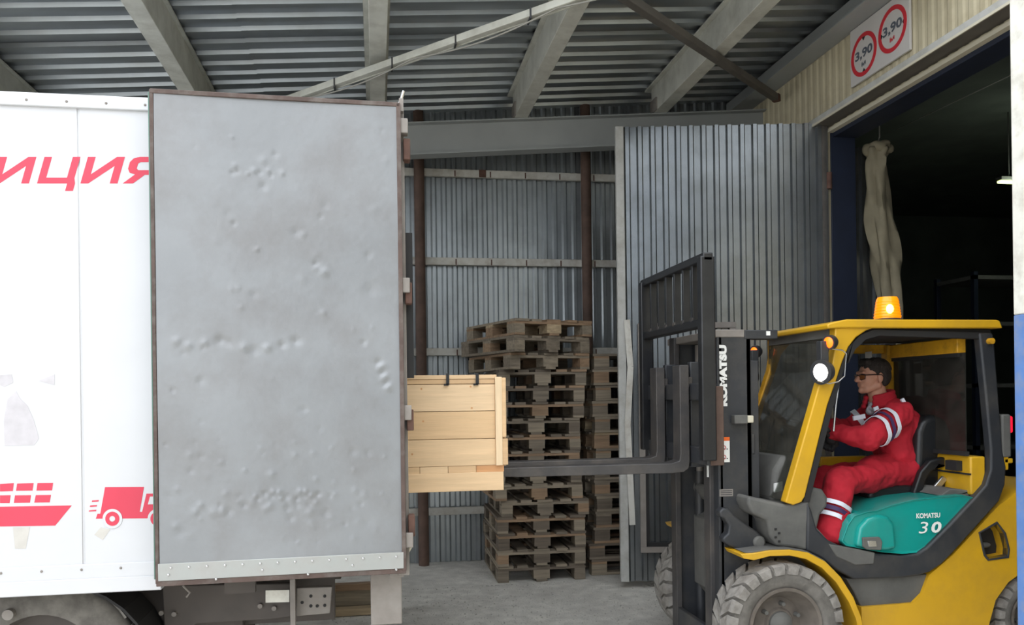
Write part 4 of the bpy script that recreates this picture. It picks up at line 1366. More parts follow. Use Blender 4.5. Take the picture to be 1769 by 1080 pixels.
FK([(1596, 856), (1626, 822), (1634, 828), (1606, 862)], 4.54, 4.56, 'chrome', 'seat_recliner', ref=4.56, bevel=0.005)

# --- pillars, roof, windows
ap = [(1443, 566), (1518, 564), (1497, 571), (1479, 583), (1466, 600), (1456, 624), (1446, 655), (1430, 700), (1410, 780), (1391, 858), (1385, 868), (1371, 873), (1357, 868), (1378, 795), (1400, 718), (1416, 662), (1430, 645), (1438, 630), (1442, 605)]
FK(ap, YN - 0.015, YN + 0.05, 'yellow', 'front_pillar', bevel=0.008, seg=3)
ap2 = [(1443, 566), (1510, 566), (1480, 580), (1464, 600), (1456, 624), (1446, 655), (1430, 700), (1410, 780), (1391, 858), (1375, 870), (1388, 805), (1412, 720), (1430, 662), (1440, 630), (1444, 605)]
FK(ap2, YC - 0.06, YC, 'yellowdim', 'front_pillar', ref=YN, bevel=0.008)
FK([(1466, 600), (1474, 592), (1463, 622), (1449, 672), (1437, 715), (1420, 782), (1403, 850), (1399, 868), (1388, 868), (1410, 780), (1430, 700), (1446, 655), (1456, 624)], YN - 0.004, YN + 0.04, 'rubber', 'door_seal', bevel=0.003)
FK([(1474, 592), (1486, 579), (1510, 569), (1700, 574), (1700, 586), (1520, 580), (1496, 587), (1478, 604), (1466, 628)], YN, YN + 0.04, 'rubber', 'door_seal', bevel=0.003)
xr0 = fq(1445, 560)[0] - 0.0
xr1 = fq(1726, 560)[0]
rz0, rz1 = 2.025, 2.075
rf_ = MB()
rf_.prism([(xr0 - 0.07, rz0 - 0.005), (xr0 + 0.0, rz0 + 0.0), (xr1, rz0), (xr1 - 0.02, rz1 - 0.005), (xr1 - 0.04, rz1), (xr0 + 0.05, rz1), (xr0 - 0.05, rz1 - 0.02), (xr0 - 0.075, rz1 - 0.03)], YN - 0.03, YC + 0.02)
rf_.build('overhead_guard', M['yellow'], fl, bevel=0.008, seg=3)
MB().box(xr0 + 0.02, xr1 - 0.04, YN + 0.02, YC - 0.02, rz0 - 0.035, rz0).build('roof_liner', M['rubber'], fl, bevel=0.004)
# roof lining bars near the front edge
MB().box(xr0 - 0.02, xr0 + 0.04, YN + 0.05, YC - 0.05, rz0 - 0.05, rz0).build('front_header', M['dust'], fl)
wt, wk_, wb_ = fq(1441, 600), fq(1437, 640), fq(1359, 866)
gl_ = MB()
pl = [(wt[0] + 0.005, rz0 - 0.03), (wt[0], wk_[1]), (wb_[0], wb_[1]), (wb_[0] + 0.006, wb_[1]), (wt[0] + 0.006, wk_[1]), (wt[0] + 0.011, rz0 - 0.03)]
gl_.prism(pl, YN + 0.03, YC - 0.03).build('windshield', M['glass'], fl, smooth=False)
wipe = MB()
a, b = Vector((wk_[0] - 0.02, 4.95, wk_[1] - 0.12)), Vector((wk_[0] - 0.13, 4.62, wk_[1] - 0.40))
wipe.tube([Vector((wb_[0] - 0.01, 4.72, wb_[1] + 0.02)), (wb_[0] + 0.12, 4.95, wb_[1] + 0.5)], 0.005, 6)
wipe.build('wiper', M['rubber'], fl)
# rear header, far pillar, glass
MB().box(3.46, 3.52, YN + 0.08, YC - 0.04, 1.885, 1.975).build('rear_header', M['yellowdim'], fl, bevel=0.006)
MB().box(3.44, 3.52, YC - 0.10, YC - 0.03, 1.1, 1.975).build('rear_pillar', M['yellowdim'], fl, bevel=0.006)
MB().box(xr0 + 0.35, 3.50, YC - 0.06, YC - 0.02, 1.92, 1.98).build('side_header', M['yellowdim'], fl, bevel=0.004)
MB().box(3.485, 3.492, YN + 0.05, YC - 0.09, 1.28, 1.885).build('rear_window', M['rearglass'], fl)
MB().box(3.47, 3.50, YN + 0.04, YC - 0.04, 1.265, 1.29).build('window_frame', M['rubber'], fl)
MB().box(3.47, 3.50, YN + 0.09, YC - 0.1, 1.862, 1.887).build('window_frame', M['rubber'], fl)
MB().box(3.50, 3.60, YN + 0.03, YFAR - 0.08, 1.03, 1.26).build('rear_panel', M['yellow'], fl, bevel=0.01)
FK([(1418, 790), (1500, 788), (1500, 803), (1416, 806)], 5.14, 5.20, 'yellow', 'side_bar', ref=5.14)
MB().box(3.49, 3.502, YN + 0.03, YC - 0.08, 1.15, 1.16).build('panel_slot', M['rubber'], fl)
MB().box(3.46, 3.51, YN + 0.10, YN + 0.20, 1.17, 1.23).build('panel_latch', M['rubber'], fl)
xq = fq(1735, 795)
MB().box(xq[0] - 0.02, xq[0] + 0.03, YN, YN + 0.05, xq[1] - 0.06, xq[1] + 0.03).build('pillar_bracket', M['yellow'], fl, bevel=0.006)
MB().box(xq[0] + 0.0, xq[0] + 0.06, YN, YN + 0.04, xq[1] - 0.02, xq[1] + 0.01).build('pillar_bracket', M['yellow'], fl, bevel=0.006)
xq = fq(1706, 590)
MB().lathe([(0.018, -0.03), (0.018, 0.01)], (xq[0], YN - 0.01, xq[1]), 'y', 14).build('pillar_bolt', M['yellowdim'], fl)
# papers hanging by the far pillar
MB().box(3.30, 3.305, 5.0, 5.07, 1.86, 1.93).build('paper_note', M['labelwhite'], fl)
MB().box(3.30, 3.305, 4.99, 5.06, 1.78, 1.85).build('paper_note', M['trimgrey'], fl)

# --- beacon
bc = onY(1533, 550, 4.60)
bx, bz = bc.x, rz1
b_ = MB().lathe([(0.085, 0.0), (0.085, 0.03), (0.078, 0.035)], (bx, 4.60, bz), 'z', 28).build('beacon_base', M['rubber'], fl)
MB().lathe([(0.078, 0.035), (0.076, 0.06), (0.071, 0.10), (0.064, 0.155), (0.056, 0.170), (0.0, 0.176)], (bx, 4.60, bz), 'z', 28).build('beacon_lens', M['beacon'], fl)
for k in range(6):
    MB().lathe([(0.079 - k * 0.0025, 0.045 + k * 0.018), (0.081 - k * 0.0025, 0.049 + k * 0.018), (0.079 - k * 0.0025, 0.053 + k * 0.018)], (bx, 4.60, bz), 'z', 28).build('lens_rib', M['beacon'], fl)
MB().ball((bx - 0.03, 4.53, bz + 0.09), (0.026, 0.012, 0.030), 12).build('beacon_bulb', M['beaconcore'], fl)

# --- lamps on the front pillar
for (Y, lit) in ((YN - 0.05, True), (YC + 0.04, False)):
    p = onY(1413, 643, YN - 0.05)
    ax = Vector((-0.93, -0.36, -0.10)).normalized()
    e1 = ax.cross(Vector((0, 0, 1))).normalized()
    e2 = ax.cross(e1)
    c = Vector((p.x + 0.02, Y, p.z))
    MB().lathe([(0.02, -0.07), (0.055, -0.05), (0.070, -0.01), (0.072, 0.006)], c, (ax, e1, e2), 28).build('headlamp_housing', M['black'], fl)
    MB().lathe([(0.0, 0.010), (0.04, 0.009), (0.066, 0.0)], c, (ax, e1, e2), 28).build('headlamp_lens', M['lampglass'] if lit else M['chrome'], fl)
    q1 = onY(1431, 592, YN - 0.05)
    c2 = Vector((q1.x, Y, q1.z))
    MB().lathe([(0.03, -0.05), (0.042, -0.03), (0.042, 0.0)], c2, (ax, e1, e2), 20).build('indicator_housing', M['black'], fl)
    MB().lathe([(0.0, 0.012), (0.02, 0.010), (0.032, 0.0)], c2, (ax, e1, e2), 20).build('indicator_lens', M['indicator'], fl)
    MB().box(c.x + 0.0, c.x + 0.05, min(Y, Y + (0.05 if lit else -0.06)), max(Y, Y + (0.05 if lit else -0.06)), c.z - 0.02, c2.z + 0.01).build('lamp_bracket', M['black'], fl, bevel=0.004)
g_ = [(1437, 603), (1455, 605), (1462, 611), (1459, 650), (1448, 660), (1432, 663), (1412, 658)]
MB().tube([onY(p[0], p[1], YN - 0.06) for p in g_], 0.004, 8).build('lamp_guard', M['chrome'], fl)
MB().tube([onY(1449, 665, YN + 0.06), onY(1444, 700, YN + 0.06), onY(1440, 745, YN + 0.08)], 0.006, 8).build('grab_rail', M['chrome'], fl)
# tail lamp
p0, p1 = fq(1729, 716), fq(1743, 790)
MB().box(p0[0], p1[0] + 0.01, YN - 0.01, YN + 0.08, p1[1], p0[1]).build('tail_lamp_housing', M['dust'], fl, bevel=0.01)
p0, p1 = fq(1742, 719), fq(1751, 748)
MB().box(p0[0], p1[0], YN + 0.0, YN + 0.07, p1[1], p0[1]).build('tail_lamp_lens', M['redlamp'], fl, bevel=0.01)

# --- mast
YM0, YM1 = 4.45, 5.23
xa, xb = 1.965, 2.165
for (y0, y1) in ((YM0, YM0 + 0.02), (YM1 - 0.02, YM1)):
    MB().box(xa, xb, y0, y1, 0.10, 2.02).build('outer_rail', M['black'], fl, bevel=0.004)
for (y0, y1) in ((YM0, YM0 + 0.09), (YM1 - 0.09, YM1)):
    MB().box(xb - 0.03, xb + 0.0, y0, y1, 0.10, 2.02).build('rail_flange', M['black'], fl, bevel=0.003)
    MB().box(xa - 0.01, xa + 0.02, y0, y1, 0.10, 2.0).build('rail_flange', M['black'], fl, bevel=0.003)
for (y0, y1) in ((YM0 + 0.10, YM0 + 0.13), (YM1 - 0.13, YM1 - 0.10)):
    MB().box(xa - 0.02, xb - 0.05, y0, y1, 0.14, 2.03).build('inner_rail', M['black'], fl, bevel=0.004)
    MB().box(xa - 0.035, xa - 0.0, y0 - 0.03, y1 + 0.03, 0.14, 2.03).build('inner_flange', M['fork'], fl, bevel=0.003)
MB().box(xb - 0.02, xb + 0.05, YM0 + 0.01, YM0 + 0.035, 0.2, 1.85).build('rail_stiffener', M['black'], fl, bevel=0.004)
MB().box(xa - 0.02, xa + 0.16, YM0 - 0.005, YM1 + 0.005, 1.985, 2.03).build('mast_crossbar', M['steel'], fl, bevel=0.005)
MB().box(xa + 0.16, xb + 0.17, YM0 - 0.004, YM0 + 0.10, 1.975, 2.028).build('top_bracket', M['black'], fl, bevel=0.005)
p = onY(1327, 576, YM0 - 0.005)
MB().box(p.x - 0.012, p.x + 0.012, YM0 - 0.008, YM0 - 0.003, p.z - 0.012, p.z + 0.012).build('small_label', M['labelwhite'], fl)
for z in (0.25, 1.30):
    MB().box(xb - 0.03, xb + 0.02, YM0, YM1, z, z + 0.12).build('mast_crossbar', M['black'], fl, bevel=0.005)
MB().box(xa - 0.03, xa - 0.0, YM0 + 0.1, YM1 - 0.1, 0.14, 0.26).build('mast_crossbar', M['black'], fl, bevel=0.005)
# lift cylinders, chains, hoses
for yy in (YM0 + 0.16, YM1 - 0.16):
    MB().tube([(xb - 0.07, yy, 0.15), (xb - 0.07, yy, 1.15)], 0.032, 16).build('lift_cylinder', M['black'], fl)
    MB().tube([(xb - 0.07, yy, 1.15), (xb - 0.07, yy, 1.98)], 0.02, 14).build('lift_rod', M['steel'], fl)
    MB().box(xa + 0.0, xa + 0.012, yy + 0.05, yy + 0.075, 1.2, 1.98).build('lift_chain', M['fork'], fl)
    MB().lathe([(0.02, -0.02), (0.05, -0.02), (0.05, 0.02), (0.02, 0.02)], (xa + 0.05, yy + 0.06, 1.93), 'y', 20).build('chain_pulley', M['fork'], fl)
for k in range(3):
    yy = 4.80 + 0.035 * k
    MB().tube([(xa + 0.05, yy, 1.25), (xa + 0.02, yy, 1.6), (xa + 0.06, yy, 1.9), (xa + 0.1, yy, 1.4), (xa + 0.12, yy, 0.7)], 0.010, 8).build('hose', M['rubber'], fl)
# side guide with pale block
p0, p1 = onY(1268, 727, YM0 - 0.04), onY(1299, 716, YM0 - 0.04)
MB().box(p0.x, p1.x - 0.03, YM0 - 0.05, YM0 + 0.0, p0.z - 0.018, p0.z + 0.032).build('hose_clamp', M['dust'], fl, bevel=0.004)
MB().box(p1.x - 0.045, p1.x + 0.01, YM0 - 0.045, YM0 + 0.02, p0.z - 0.014, p0.z + 0.028).build('clamp_block', M['cream'], fl, bevel=0.006)
# labels and lettering on the mast
a = onY(1256.5, 702, YM0)
b = onY(1254, 596, YM0)
text_mesh('KOMATSU', (a.x, YM0 - 0.001, a.z), (0, 0, 1), (-1, 0, 0), 0.047, M['labelwhite'], fl, width=b.z - a.z, offset=0.075)
a, b = onY(1244, 799, YM0), onY(1260, 755, YM0)
lb = MB().box(a.x, b.x, YM0 - 0.002, YM0, a.z, b.z).build('warning_label', M['labelwhite'], fl)
MB().box(a.x, b.x, YM0 - 0.003, YM0 - 0.001, b.z - 0.022, b.z).build('label_band', M['labelorange'], lb)
xm = (a.x + b.x) / 2
for zc_ in (a.z + 0.03, a.z + 0.085):
    MB().lathe([(0.009, -0.0035), (0.013, -0.0035), (0.013, -0.001), (0.009, -0.001)], (xm - 0.006, YM0, zc_), 'y', 20, closed=True).build('pictogram', M['labelred'], lb)
    MB().bar((xm - 0.014, YM0 - 0.003, zc_ + 0.008), (xm + 0.0, YM0 - 0.003, zc_ - 0.01), 0.003, 0.002).build('pictogram', M['ink'], lb)
    MB().lathe([(0.0, -0.0035), (0.004, -0.0035), (0.004, -0.001)], (xm + 0.014, YM0, zc_ - 0.008), 'y', 10).build('pictogram', M['ink'], lb)
a, b = onY(1243, 858, YM0), onY(1266, 845, YM0)
MB().box(a.x, b.x, YM0 - 0.002, YM0, a.z, b.z).build('data_plate', M['steel'], fl)
for k in range(3):
    MB().box(a.x + 0.006, b.x - 0.006, YM0 - 0.003, YM0 - 0.001, a.z + 0.008 + k * 0.011, a.z + 0.012 + k * 0.011).build('data_line', M['ink'], fl)
a, b = onY(1207, 824, 4.56), onY(1211, 800, 4.56)
MB().box(xa - 0.042, xa - 0.036, 4.53, 4.545, a.z, b.z).build('white_mark', M['labelwhite'], fl)

# --- carriage, backrest, forks
xc0, xc1 = 1.84, 1.905
MB().box(xc0, xc1, 4.34, 5.34, 1.62, 1.72).build('carriage_bar', M['black'], fl, bevel=0.006)
MB().box(xc0, xc1, 4.34, 5.34, 1.25, 1.35).build('carriage_bar', M['black'], fl, bevel=0.006)
for y0 in (4.60, 5.02):
    MB().box(xc0 + 0.01, xc1 + 0.05, y0, y0 + 0.05, 1.22, 1.85).build('carriage_upright', M['black'], fl, bevel=0.006)
bt, bb = 2.45, 2.045
for y0 in (4.29, 5.33):
    MB().box(xc0 - 0.045, xc0 + 0.04, y0, y0 + 0.06, 1.28, bt - 0.02).build('backrest_post', M['blackdeep'], fl, bevel=0.008)
MB().box(xc0 - 0.03, xc0 + 0.03, 4.29, 5.39, bt - 0.05, bt).build('backrest_bar', M['blackdeep'], fl, bevel=0.008)
MB().box(xc0 - 0.03, xc0 + 0.03, 4.33, 5.35, bb - 0.01, bb + 0.04).build('backrest_bar', M['blackdeep'], fl, bevel=0.008)
for k in range(6):
    yy = 4.47 + k * 0.145
    MB().box(xc0 - 0.022, xc0 + 0.022, yy, yy + 0.022, bb + 0.03, bt - 0.04).build('backrest_slat', M['blackdeep'], fl, bevel=0.003)
    MB().box(xc0 - 0.03, xc0 - 0.02, yy - 0.006, yy + 0.028, bb + 0.03, bb + 0.055).build('weld_foot', M['fork'], fl)
# rusty edge guard beside the mast
MB().box(xc0 + 0.02, xc0 + 0.10, 4.33, 4.36, 1.25, 1.70).build('rust_guard', M['rustpipe'], fl, bevel=0.006)
for (y0, nm) in ((4.57, 'near'), (4.98, 'far')):
    fk = MB()
    prof = [(0.24, 1.228), (0.24, 1.236), (0.8, 1.249), (1.72, 1.249), (1.765, 1.262), (1.772, 1.30), (1.772, 1.83), (1.83, 1.83), (1.83, 1.26), (1.822, 1.215), (1.79, 1.194), (1.72, 1.19), (0.8, 1.194)]
    fk.prism(prof, y0, y0 + 0.12).build('fork', M['fork'], fl, bevel=0.006)
    MB().box(1.80, 1.86, y0 + 0.02, y0 + 0.10, 1.70, 1.76).build('fork_hook', M['fork'], fl, bevel=0.004)
# --- tilt cylinder and bracket
FK([(1243, 884), (1249, 878), (1258, 879), (1268, 890), (1285, 903), (1308, 918), (1320, 930), (1322, 942), (1314, 951), (1300, 954), (1280, 951), (1262, 944), (1250, 936), (1249, 930), (1258, 922), (1260, 908), (1252, 896), (1245, 893)], YM0 - 0.08, YM0 - 0.01, 'black', 'tilt_bracket', ref=YM0 - 0.08, bevel=0.012, seg=3)
p = onY(1312, 937, YM0 - 0.09)
MB().lathe([(0.0, -0.012), (0.026, -0.01), (0.036, 0.0), (0.038, 0.05)], (p.x, YM0 - 0.09, p.z), 'y', 24).build('tilt_pin', M['dust'], fl)
MB().tube([(p.x - 0.05, YM0 + 0.05, p.z), (p.x + 0.4, YM0 + 0.10, p.z + 0.10)], 0.035, 14).build('tilt_cylinder', M['dust'], fl)
MB().tube([(p.x - 0.05, YM1 - 0.05, p.z), (p.x + 0.4, YM1 - 0.10, p.z + 0.10)], 0.035, 14).build('tilt_cylinder', M['dust'], fl)

# --- steering wheel, column, levers
sw = onY(1392, 742, 4.84)
axs = Vector((0.42, 0, 0.9)).normalized()
e1 = Vector((0, 1, 0)); e2 = axs.cross(e1)
R_ = 0.165
swo = MB().lathe([(R_ + 0.013 * cos(2 * pi * k / 10), 0.013 * sin(2 * pi * k / 10)) for k in range(10)], sw, (axs, e1, e2), 40, closed=True).build('steering_wheel', M['rubber'], fl)
for a in (0.3, 2.4, 4.5):
    MB().bar(sw - axs * 0.01, sw + (e1 * cos(a) + e2 * sin(a)) * R_, 0.025, 0.012).build('spoke', M['rubber'], swo)
MB().lathe([(0.03, -0.05), (0.045, -0.01), (0.035, 0.012), (0.0, 0.015)], sw, (axs, e1, e2), 20).build('wheel_hub', M['rubber'], swo)
MB().tube([sw, sw - axs * 0.3, sw - axs * 0.55 + Vector((-0.02, 0, 0))], 0.035, 14).build('steering_column', M['rubber'], fl)
for k, yy in enumerate((4.50, 4.56)):
    q0, q1 = onY(1405, 800, yy), onY(1418 + 10 * k, 742, yy)
    MB().tube([q0, q1], 0.006, 8).build('lever', M['chrome'], fl)
    MB().ball(q1, 0.018, 12).build('lever_knob', M['rubber'], fl)

# ================================================================== DRIVER
def D_(px, py, Y):
    return onY(px, py, Y)


def fuse(mb, name, mt, parent, voxel, smooth=6, folds=0.0, fscale=0.12, loc=None):
    ob = mb.build(name, mt, parent, weld=False, smooth=True, angle=180)
    r = ob.modifiers.new('remesh', 'REMESH')
    r.mode = 'VOXEL'
    r.voxel_size = voxel
    r.use_smooth_shade = True
    s = ob.modifiers.new('smooth', 'SMOOTH')
    s.factor = 0.5
    s.iterations = smooth
    if folds:
        tx_ = bpy.data.textures.new(name + '_folds', 'CLOUDS')
        tx_.noise_scale = fscale
        tx_.noise_depth = 2
        d = ob.modifiers.new('folds', 'DISPLACE')
        d.texture = tx_
        d.strength = folds
        d.mid_level = 0.5
    return ob


pe = root('person', D_(1560, 860, 4.84), 'forklift driver in red workwear with reflective bands and dark-rimmed glasses, hands on the wheel', 'person')
ORG[pe.name] = Vector(pe.location)
body = MB()
H = D_(1506, 652, 4.84)              # head centre
# head: cranium, face, jaw, nose, brow, chin, ears (facing -X)
hx, hy, hz = H.x, H.y, H.z
body.ball((hx + 0.018, hy, hz + 0.034), (0.098, 0.075, 0.086), 24)
body.ball((hx - 0.028, hy, hz - 0.01), (0.066, 0.062, 0.088), 20)
body.limb((hx - 0.048, hy - 0.018, hz - 0.078), (hx - 0.048, hy + 0.018, hz - 0.078), 0.028, 0.028)
body.limb((hx + 0.01, hy - 0.045, hz - 0.052), (hx - 0.045, hy - 0.02, hz - 0.080), 0.028, 0.024)
body.limb((hx + 0.01, hy + 0.045, hz - 0.052), (hx - 0.045, hy + 0.02, hz - 0.080), 0.028, 0.024)
body.limb((hx - 0.086, hy, hz + 0.014), (hx - 0.108, hy, hz - 0.018), 0.010, 0.016)
body.ball((hx - 0.098, hy - 0.012, hz - 0.023), 0.010, 10)
body.ball((hx - 0.098, hy + 0.012, hz - 0.023), 0.010, 10)
body.limb((hx - 0.080, hy - 0.03, hz + 0.028), (hx - 0.080, hy + 0.03, hz + 0.028), 0.014, 0.014)
body.limb((hx - 0.082, hy - 0.018, hz - 0.045), (hx - 0.082, hy + 0.018, hz - 0.045), 0.010, 0.010)
body.limb((hx - 0.080, hy - 0.016, hz - 0.056), (hx - 0.080, hy + 0.016, hz - 0.056), 0.010, 0.010)
body.limb((hx - 0.075, hy, hz - 0.086), (hx - 0.068, hy, hz - 0.088), 0.020, 0.020)
for s in (-1, 1):
    body.ball((hx - 0.058, hy + s * 0.036, hz - 0.022), (0.024, 0.018, 0.024), 12)
    body.ball((hx + 0.012, hy + s * 0.077, hz - 0.004), (0.020, 0.009, 0.033), 12)
    body.ball((hx + 0.008, hy + s * 0.079, hz - 0.026), (0.011, 0.008, 0.013), 10)
body.limb((hx + 0.024, hy, hz - 0.05), (hx + 0.052, hy, hz - 0.17), 0.056, 0.062)
# torso core and limbs under the clothes
pel = D_(1573, 806, 4.84)
chest = D_(1550, 738, 4.84)
body.limb(pel, chest, 0.10, 0.12)
body.limb(chest, (hx + 0.055, hy, hz - 0.16), 0.10, 0.06)
nS, fS = D_(1553, 715, 4.64), D_(1523, 706, 5.03)
nE, fE = D_(1500, 757, 4.56), D_(1463, 742, 5.12)
nW, fW = D_(1440, 748, 4.70), D_(1424, 736, 4.99)
for S_, E_, W_ in ((nS, nE, nW), (fS, fE, fW)):
    body.limb(chest, S_, 0.07, 0.05)
    body.limb(S_, E_, 0.045, 0.038)
    body.limb(E_, W_, 0.038, 0.026)
nH, fH = D_(1568, 815, 4.73), D_(1568, 812, 4.95)
nK, fK = D_(1452, 832, 4.53), D_(1428, 824, 4.92)
nA, fA = D_(1428, 922, 4.44), D_(1388, 905, 4.95)
for H_, K_, A_ in ((nH, nK, nA), (fH, fK, fA)):
    body.limb(pel, H_, 0.09, 0.08)
    body.limb(H_, K_, 0.07, 0.05)
    body.limb(K_, A_, 0.045, 0.035)
    body.limb(A_, A_ + Vector((-0.08, 0, -0.05)), 0.035, 0.03)
# hands closed round the wheel rim
for (W_, tgt) in ((nW, sw + e1 * -0.12 + e2 * -0.12), (fW, sw + e1 * 0.12 + e2 * -0.12)):
    d = (tgt - W_).normalized()
    side = d.cross(axs).normalized()
    pc = W_ + d * 0.045
    body.limb(W_, pc, 0.026, 0.034)
    for k in range(4):
        o = side * ((k - 1.5) * 0.019)
        b0 = pc + o + d * 0.025 + axs * 0.010
        b1 = b0 + d * (0.030 + 0.004 * (1.5 - abs(k - 1.5))) + axs * 0.002
        b2 = b1 + d * 0.010 - axs * 0.024
        b3 = b2 - d * 0.020 - axs * 0.010
        body.limb(b0, b1, 0.0105, 0.0095, 10)
        body.limb(b1, b2, 0.0095, 0.0085, 10)
        body.limb(b2, b3, 0.0085, 0.0075, 10)
    t0 = pc + side * 0.03 * (1 if W_ is nW else -1)
    body.limb(t0, t0 + d * 0.03 + side * 0.012 * (1 if W_ is nW else -1), 0.012, 0.010, 10)
    body.limb(t0 + d * 0.03, t0 + d * 0.045 - axs * 0.02, 0.010, 0.009, 10)
fuse(body, 'body', M['skin'], pe, 0.0052, 4)

# gloves
for (W_, tgt) in ((nW, sw + e1 * -0.12 + e2 * -0.12), (fW, sw + e1 * 0.12 + e2 * -0.12)):
    gl2 = MB()
    d = (tgt - W_).normalized()
    side = d.cross(axs).normalized()
    pc = W_ + d * 0.045
    gl2.limb(W_, pc, 0.031, 0.038)
    for k in range(4):
        o = side * ((k - 1.5) * 0.019)
        b0 = pc + o + d * 0.025 + axs * 0.010
        b1 = b0 + d * (0.030 + 0.004 * (1.5 - abs(k - 1.5))) + axs * 0.002
        b2 = b1 + d * 0.010 - axs * 0.024
        b3 = b2 - d * 0.020 - axs * 0.010
        gl2.limb(b0, b1, 0.0135, 0.0125, 10)
        gl2.limb(b1, b2, 0.0125, 0.0115, 10)
        gl2.limb(b2, b3, 0.0115, 0.0105, 10)
    t0 = pc + side * 0.03 * (1 if W_ is nW else -1)
    gl2.limb(t0, t0 + d * 0.03 + side * 0.012 * (1 if W_ is nW else -1), 0.015, 0.0135, 10)
    gl2.limb(t0 + d * 0.03, t0 + d * 0.045 - axs * 0.02, 0.0135, 0.012, 10)
    fuse(gl2, 'glove', M['glove'], pe, 0.0035, 2)

# jacket
jk = MB()
w0, w1, w2 = D_(1568, 805, 4.84), D_(1562, 770, 4.84), D_(1552, 735, 4.84)
for (c, rx, ry, rz) in ((w0, 0.135, 0.185, 0.09), (w1, 0.140, 0.185, 0.12), (w2, 0.130, 0.190, 0.12), (D_(1540, 712, 4.84), 0.095, 0.165, 0.075), (D_(1585, 788, 4.84), 0.10, 0.16, 0.10)):
    jk.ball(c, (rx, ry, rz), 20)
jk.limb(D_(1535, 725, 4.74), D_(1555, 800, 4.74), 0.09, 0.11)
jk.limb(D_(1520, 725, 4.94), D_(1545, 800, 4.94), 0.09, 0.11)
jk.limb(D_(1542, 706, 4.84), D_(1548, 708, 4.72), 0.062, 0.072)
jk.limb(D_(1540, 706, 4.84), D_(1528, 704, 4.96), 0.062, 0.072)
jk.limb(nS, nE, 0.088, 0.078)
jk.limb(nE, nW + (nE - nW).normalized() * 0.02, 0.076, 0.052)
jk.limb(fS, fE, 0.085, 0.074)
jk.limb(fE, fW + (fE - fW).normalized() * 0.02, 0.070, 0.050)
jk.limb(nS, D_(1548, 740, 4.74), 0.085, 0.10)
fuse(jk, 'jacket', M['redcloth'], pe, 0.009, 9, 0.042, 0.09)
# collar
cl = MB()
nk = Vector((hx + 0.052, hy, hz - 0.135))
for k in range(20):
    a0, a1 = 2 * pi * k / 20, 2 * pi * (k + 1) / 20
    if abs(((a0 + pi) % (2 * pi)) - 0) < 0.35 or abs(((a0 + pi) % (2 * pi)) - 2 * pi) < 0.35:
        continue
    f = lambda a, r, dz: nk + Vector((cos(a) * 0.080 * r, sin(a) * 0.085 * r, dz + 0.035 * (1 + cos(a)) * 0.6))
    for (r, dz) in ((1.0, 0.0), (1.08, -0.03), (1.2, -0.06)):
        cl.limb(f(a0, r, dz), f(a1, r, dz), 0.017, 0.017, 8)
fuse(cl, 'collar', M['redcloth'], pe, 0.006, 4)
sh = MB()
sh.limb(nk + Vector((-0.035, -0.02, -0.045)), nk + Vector((-0.02, -0.045, 0.0)), 0.032, 0.022)
sh.limb(nk + Vector((-0.035, 0.02, -0.045)), nk + Vector((-0.02, 0.045, 0.0)), 0.032, 0.022)
sh.limb(nk + Vector((-0.065, 0.0, -0.085)), nk + Vector((-0.04, 0.0, -0.045)), 0.03, 0.03)
fuse(sh, 'shirt_collar', M['shirt'], pe, 0.006, 3)

# trousers
ts = MB()
ts.ball(D_(1572, 812, 4.84), (0.13, 0.185, 0.10), 20)
ts.limb(nH, nK, 0.105, 0.082)
ts.limb(nK, nA + Vector((0.02, 0, 0.01)), 0.095, 0.088)
ts.limb(fH, fK, 0.105, 0.080)
ts.limb(fK, fA, 0.080, 0.075)
ts.limb(D_(1540, 805, 4.76), D_(1500, 814, 4.66), 0.10, 0.09)
fuse(ts, 'trousers', M['redcloth'], pe, 0.009, 7, 0.040, 0.10)
# shoes
for A_, nm in ((nA, 'n'), (fA, 'f')):
    s_ = MB()
    h0 = A_ + Vector((0.035, 0, -0.085))
    s_.limb(h0, h0 + Vector((-0.10, 0, -0.004)), 0.042, 0.036)
    s_.limb(h0 + Vector((-0.10, 0, -0.004)), h0 + Vector((-0.17, 0, -0.012)), 0.038, 0.030)
    s_.limb(h0 + Vector((-0.02, 0, 0.06)), h0, 0.04, 0.042)
    fuse(s_, 'shoe', M['shoe'], pe, 0.006, 3)

# hair
hr = MB()
hr.ball((hx + 0.028, hy, hz + 0.052), (0.102, 0.083, 0.080), 24)
hr.ball((hx + 0.065, hy, hz + 0.012), (0.060, 0.074, 0.080), 20)
hr.limb((hx - 0.050, hy - 0.03, hz + 0.100), (hx - 0.050, hy + 0.03, hz + 0.100), 0.024, 0.024)
for s in (-1, 1):
    hr.limb((hx + 0.0, hy + s * 0.066, hz + 0.05), (hx + 0.0, hy + s * 0.072, hz + 0.022), 0.016, 0.009)
    hr.limb((hx + 0.045, hy + s * 0.062, hz + 0.03), (hx + 0.06, hy + s * 0.05, hz - 0.04), 0.022, 0.02)
fuse(hr, 'hair', M['hair'], pe, 0.005, 3, 0.008, 0.02)
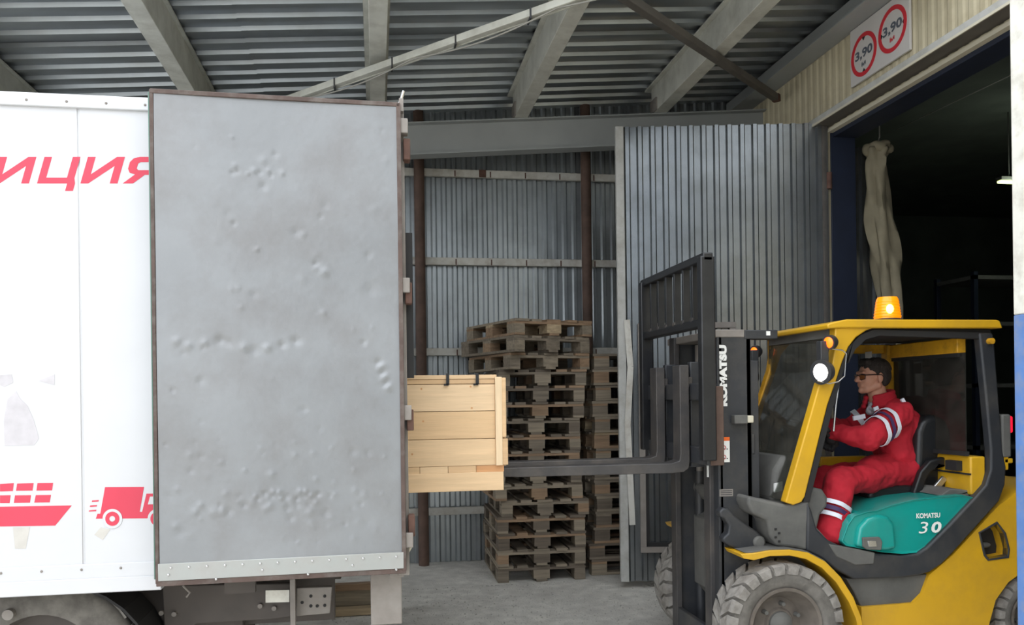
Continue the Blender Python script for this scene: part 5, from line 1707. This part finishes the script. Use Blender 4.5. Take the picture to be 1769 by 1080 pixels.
# eyes, spectacles
for s in (-1, 1):
    MB().ball((hx - 0.076, hy + s * 0.032, hz + 0.006), 0.011, 12).build('eye', M['ink'], pe)
gx = hx - 0.096
ft = MB()
lens = []
for s in (-1, 1):
    pts = [(gx + 0.012 * 0, hy + s * 0.008, hz + 0.014), (gx, hy + s * 0.035, hz + 0.018), (gx + 0.012, hy + s * 0.060, hz + 0.014), (gx + 0.012, hy + s * 0.056, hz - 0.010), (gx, hy + s * 0.034, hz - 0.018), (gx, hy + s * 0.012, hz - 0.010)]
    ft.tube(pts + pts[:1], 0.0028, 6)
    ft.tube([pts[1], pts[2]], 0.0045, 6)
    MB().add([Vector(p) for p in pts] + [Vector(p) + Vector((0.002, 0, 0)) for p in pts], [(0, 1, 2, 3, 4, 5), (11, 10, 9, 8, 7, 6)] + [(i, (i + 1) % 6, (i + 1) % 6 + 6, i + 6) for i in range(6)]).build('lens', M['amberlens'], pe)
    ft.tube([pts[2], (hx - 0.03, hy + s * 0.078, hz + 0.016), (hx + 0.015, hy + s * 0.084, hz + 0.014), (hx + 0.03, hy + s * 0.082, hz - 0.002)], 0.0035, 6)
ft.tube([(gx, hy - 0.01, hz + 0.008), (gx - 0.004, hy, hz + 0.012), (gx, hy + 0.01, hz + 0.008)], 0.003, 6)
ft.build('spectacles', M['specs'], pe)


# reflective bands: closed sleeves of tape round a limb axis
def tape(a, b, t, w, r, mt, nm='reflective_band', tilt=Vector((0, 0, 0)), flat=1.0):
    a, b = Vector(a), Vector(b)
    c = a.lerp(b, t)
    d = ((b - a).normalized() + tilt).normalized()
    e = d.cross(Vector((0, 0, 1))).normalized()
    g = d.cross(e)
    mb = MB()
    n = 36
    vs = []
    for k in range(n):
        an = 2 * pi * k / n
        rr = r * (1 + 0.035 * sin(3 * an + 1) + 0.02 * sin(7 * an))
        for (h, ro) in ((-w / 2, 0), (-w / 2, 0.004), (w / 2, 0.004), (w / 2, 0)):
            vs.append(c + d * h + (e * cos(an) + g * sin(an) * flat) * (rr + ro))
    fs = []
    for k in range(n):
        for q in range(4):
            i, j = k * 4 + q, k * 4 + (q + 1) % 4
            i2, j2 = ((k + 1) % n) * 4 + q, ((k + 1) % n) * 4 + (q + 1) % 4
            fs.append((i, j, j2, i2))
    mb.add(vs, fs).build(nm, mt, pe)


tilt = Vector((-0.35, -0.1, 0.25))
tape(nS, nE, 0.42, 0.030, 0.094, M['reflect'], tilt=tilt)
tape(nS, nE, 0.72, 0.030, 0.092, M['reflect'], tilt=tilt)
tape(nS, nE, 0.57, 0.022, 0.0925, M['tapedark'], 'band_edge', tilt=tilt)
tape(fS, fE, 0.62, 0.034, 0.084, M['reflect'])
sd = Vector((0.0, 0, 0.0))
tape(nK, nA, 0.50, 0.026, 0.097, M['reflect'], tilt=sd)
tape(nK, nA, 0.72, 0.026, 0.095, M['reflect'], tilt=sd)
tape(nK, nA, 0.61, 0.026, 0.095, M['tapedark'], 'band_edge', tilt=sd)
# chest tape and badges
for (x0, y0, x1, y1, mt, Y, hgt) in ((1474, 723, 1494, 719, 'reflect', 4.70, 0.028),):
    a, b = D_(x0, y0, Y), D_(x1, y1, Y)
    MB().bar(a, b, 0.012, hgt).build('chest_tape', M[mt], pe)
a = D_(1513, 706, 4.675)
MB().bar(a - Vector((0.014, 0, 0.004)), a + Vector((0.016, 0, 0.006)), 0.01, 0.022).build('badge', M['reflect'], pe)
a = D_(1560, 693, 4.62)
MB().bar(a - Vector((0.008, 0, -0.014)), a + Vector((0.010, 0, -0.016)), 0.014, 0.022).build('shoulder_patch', M['reflect'], pe)
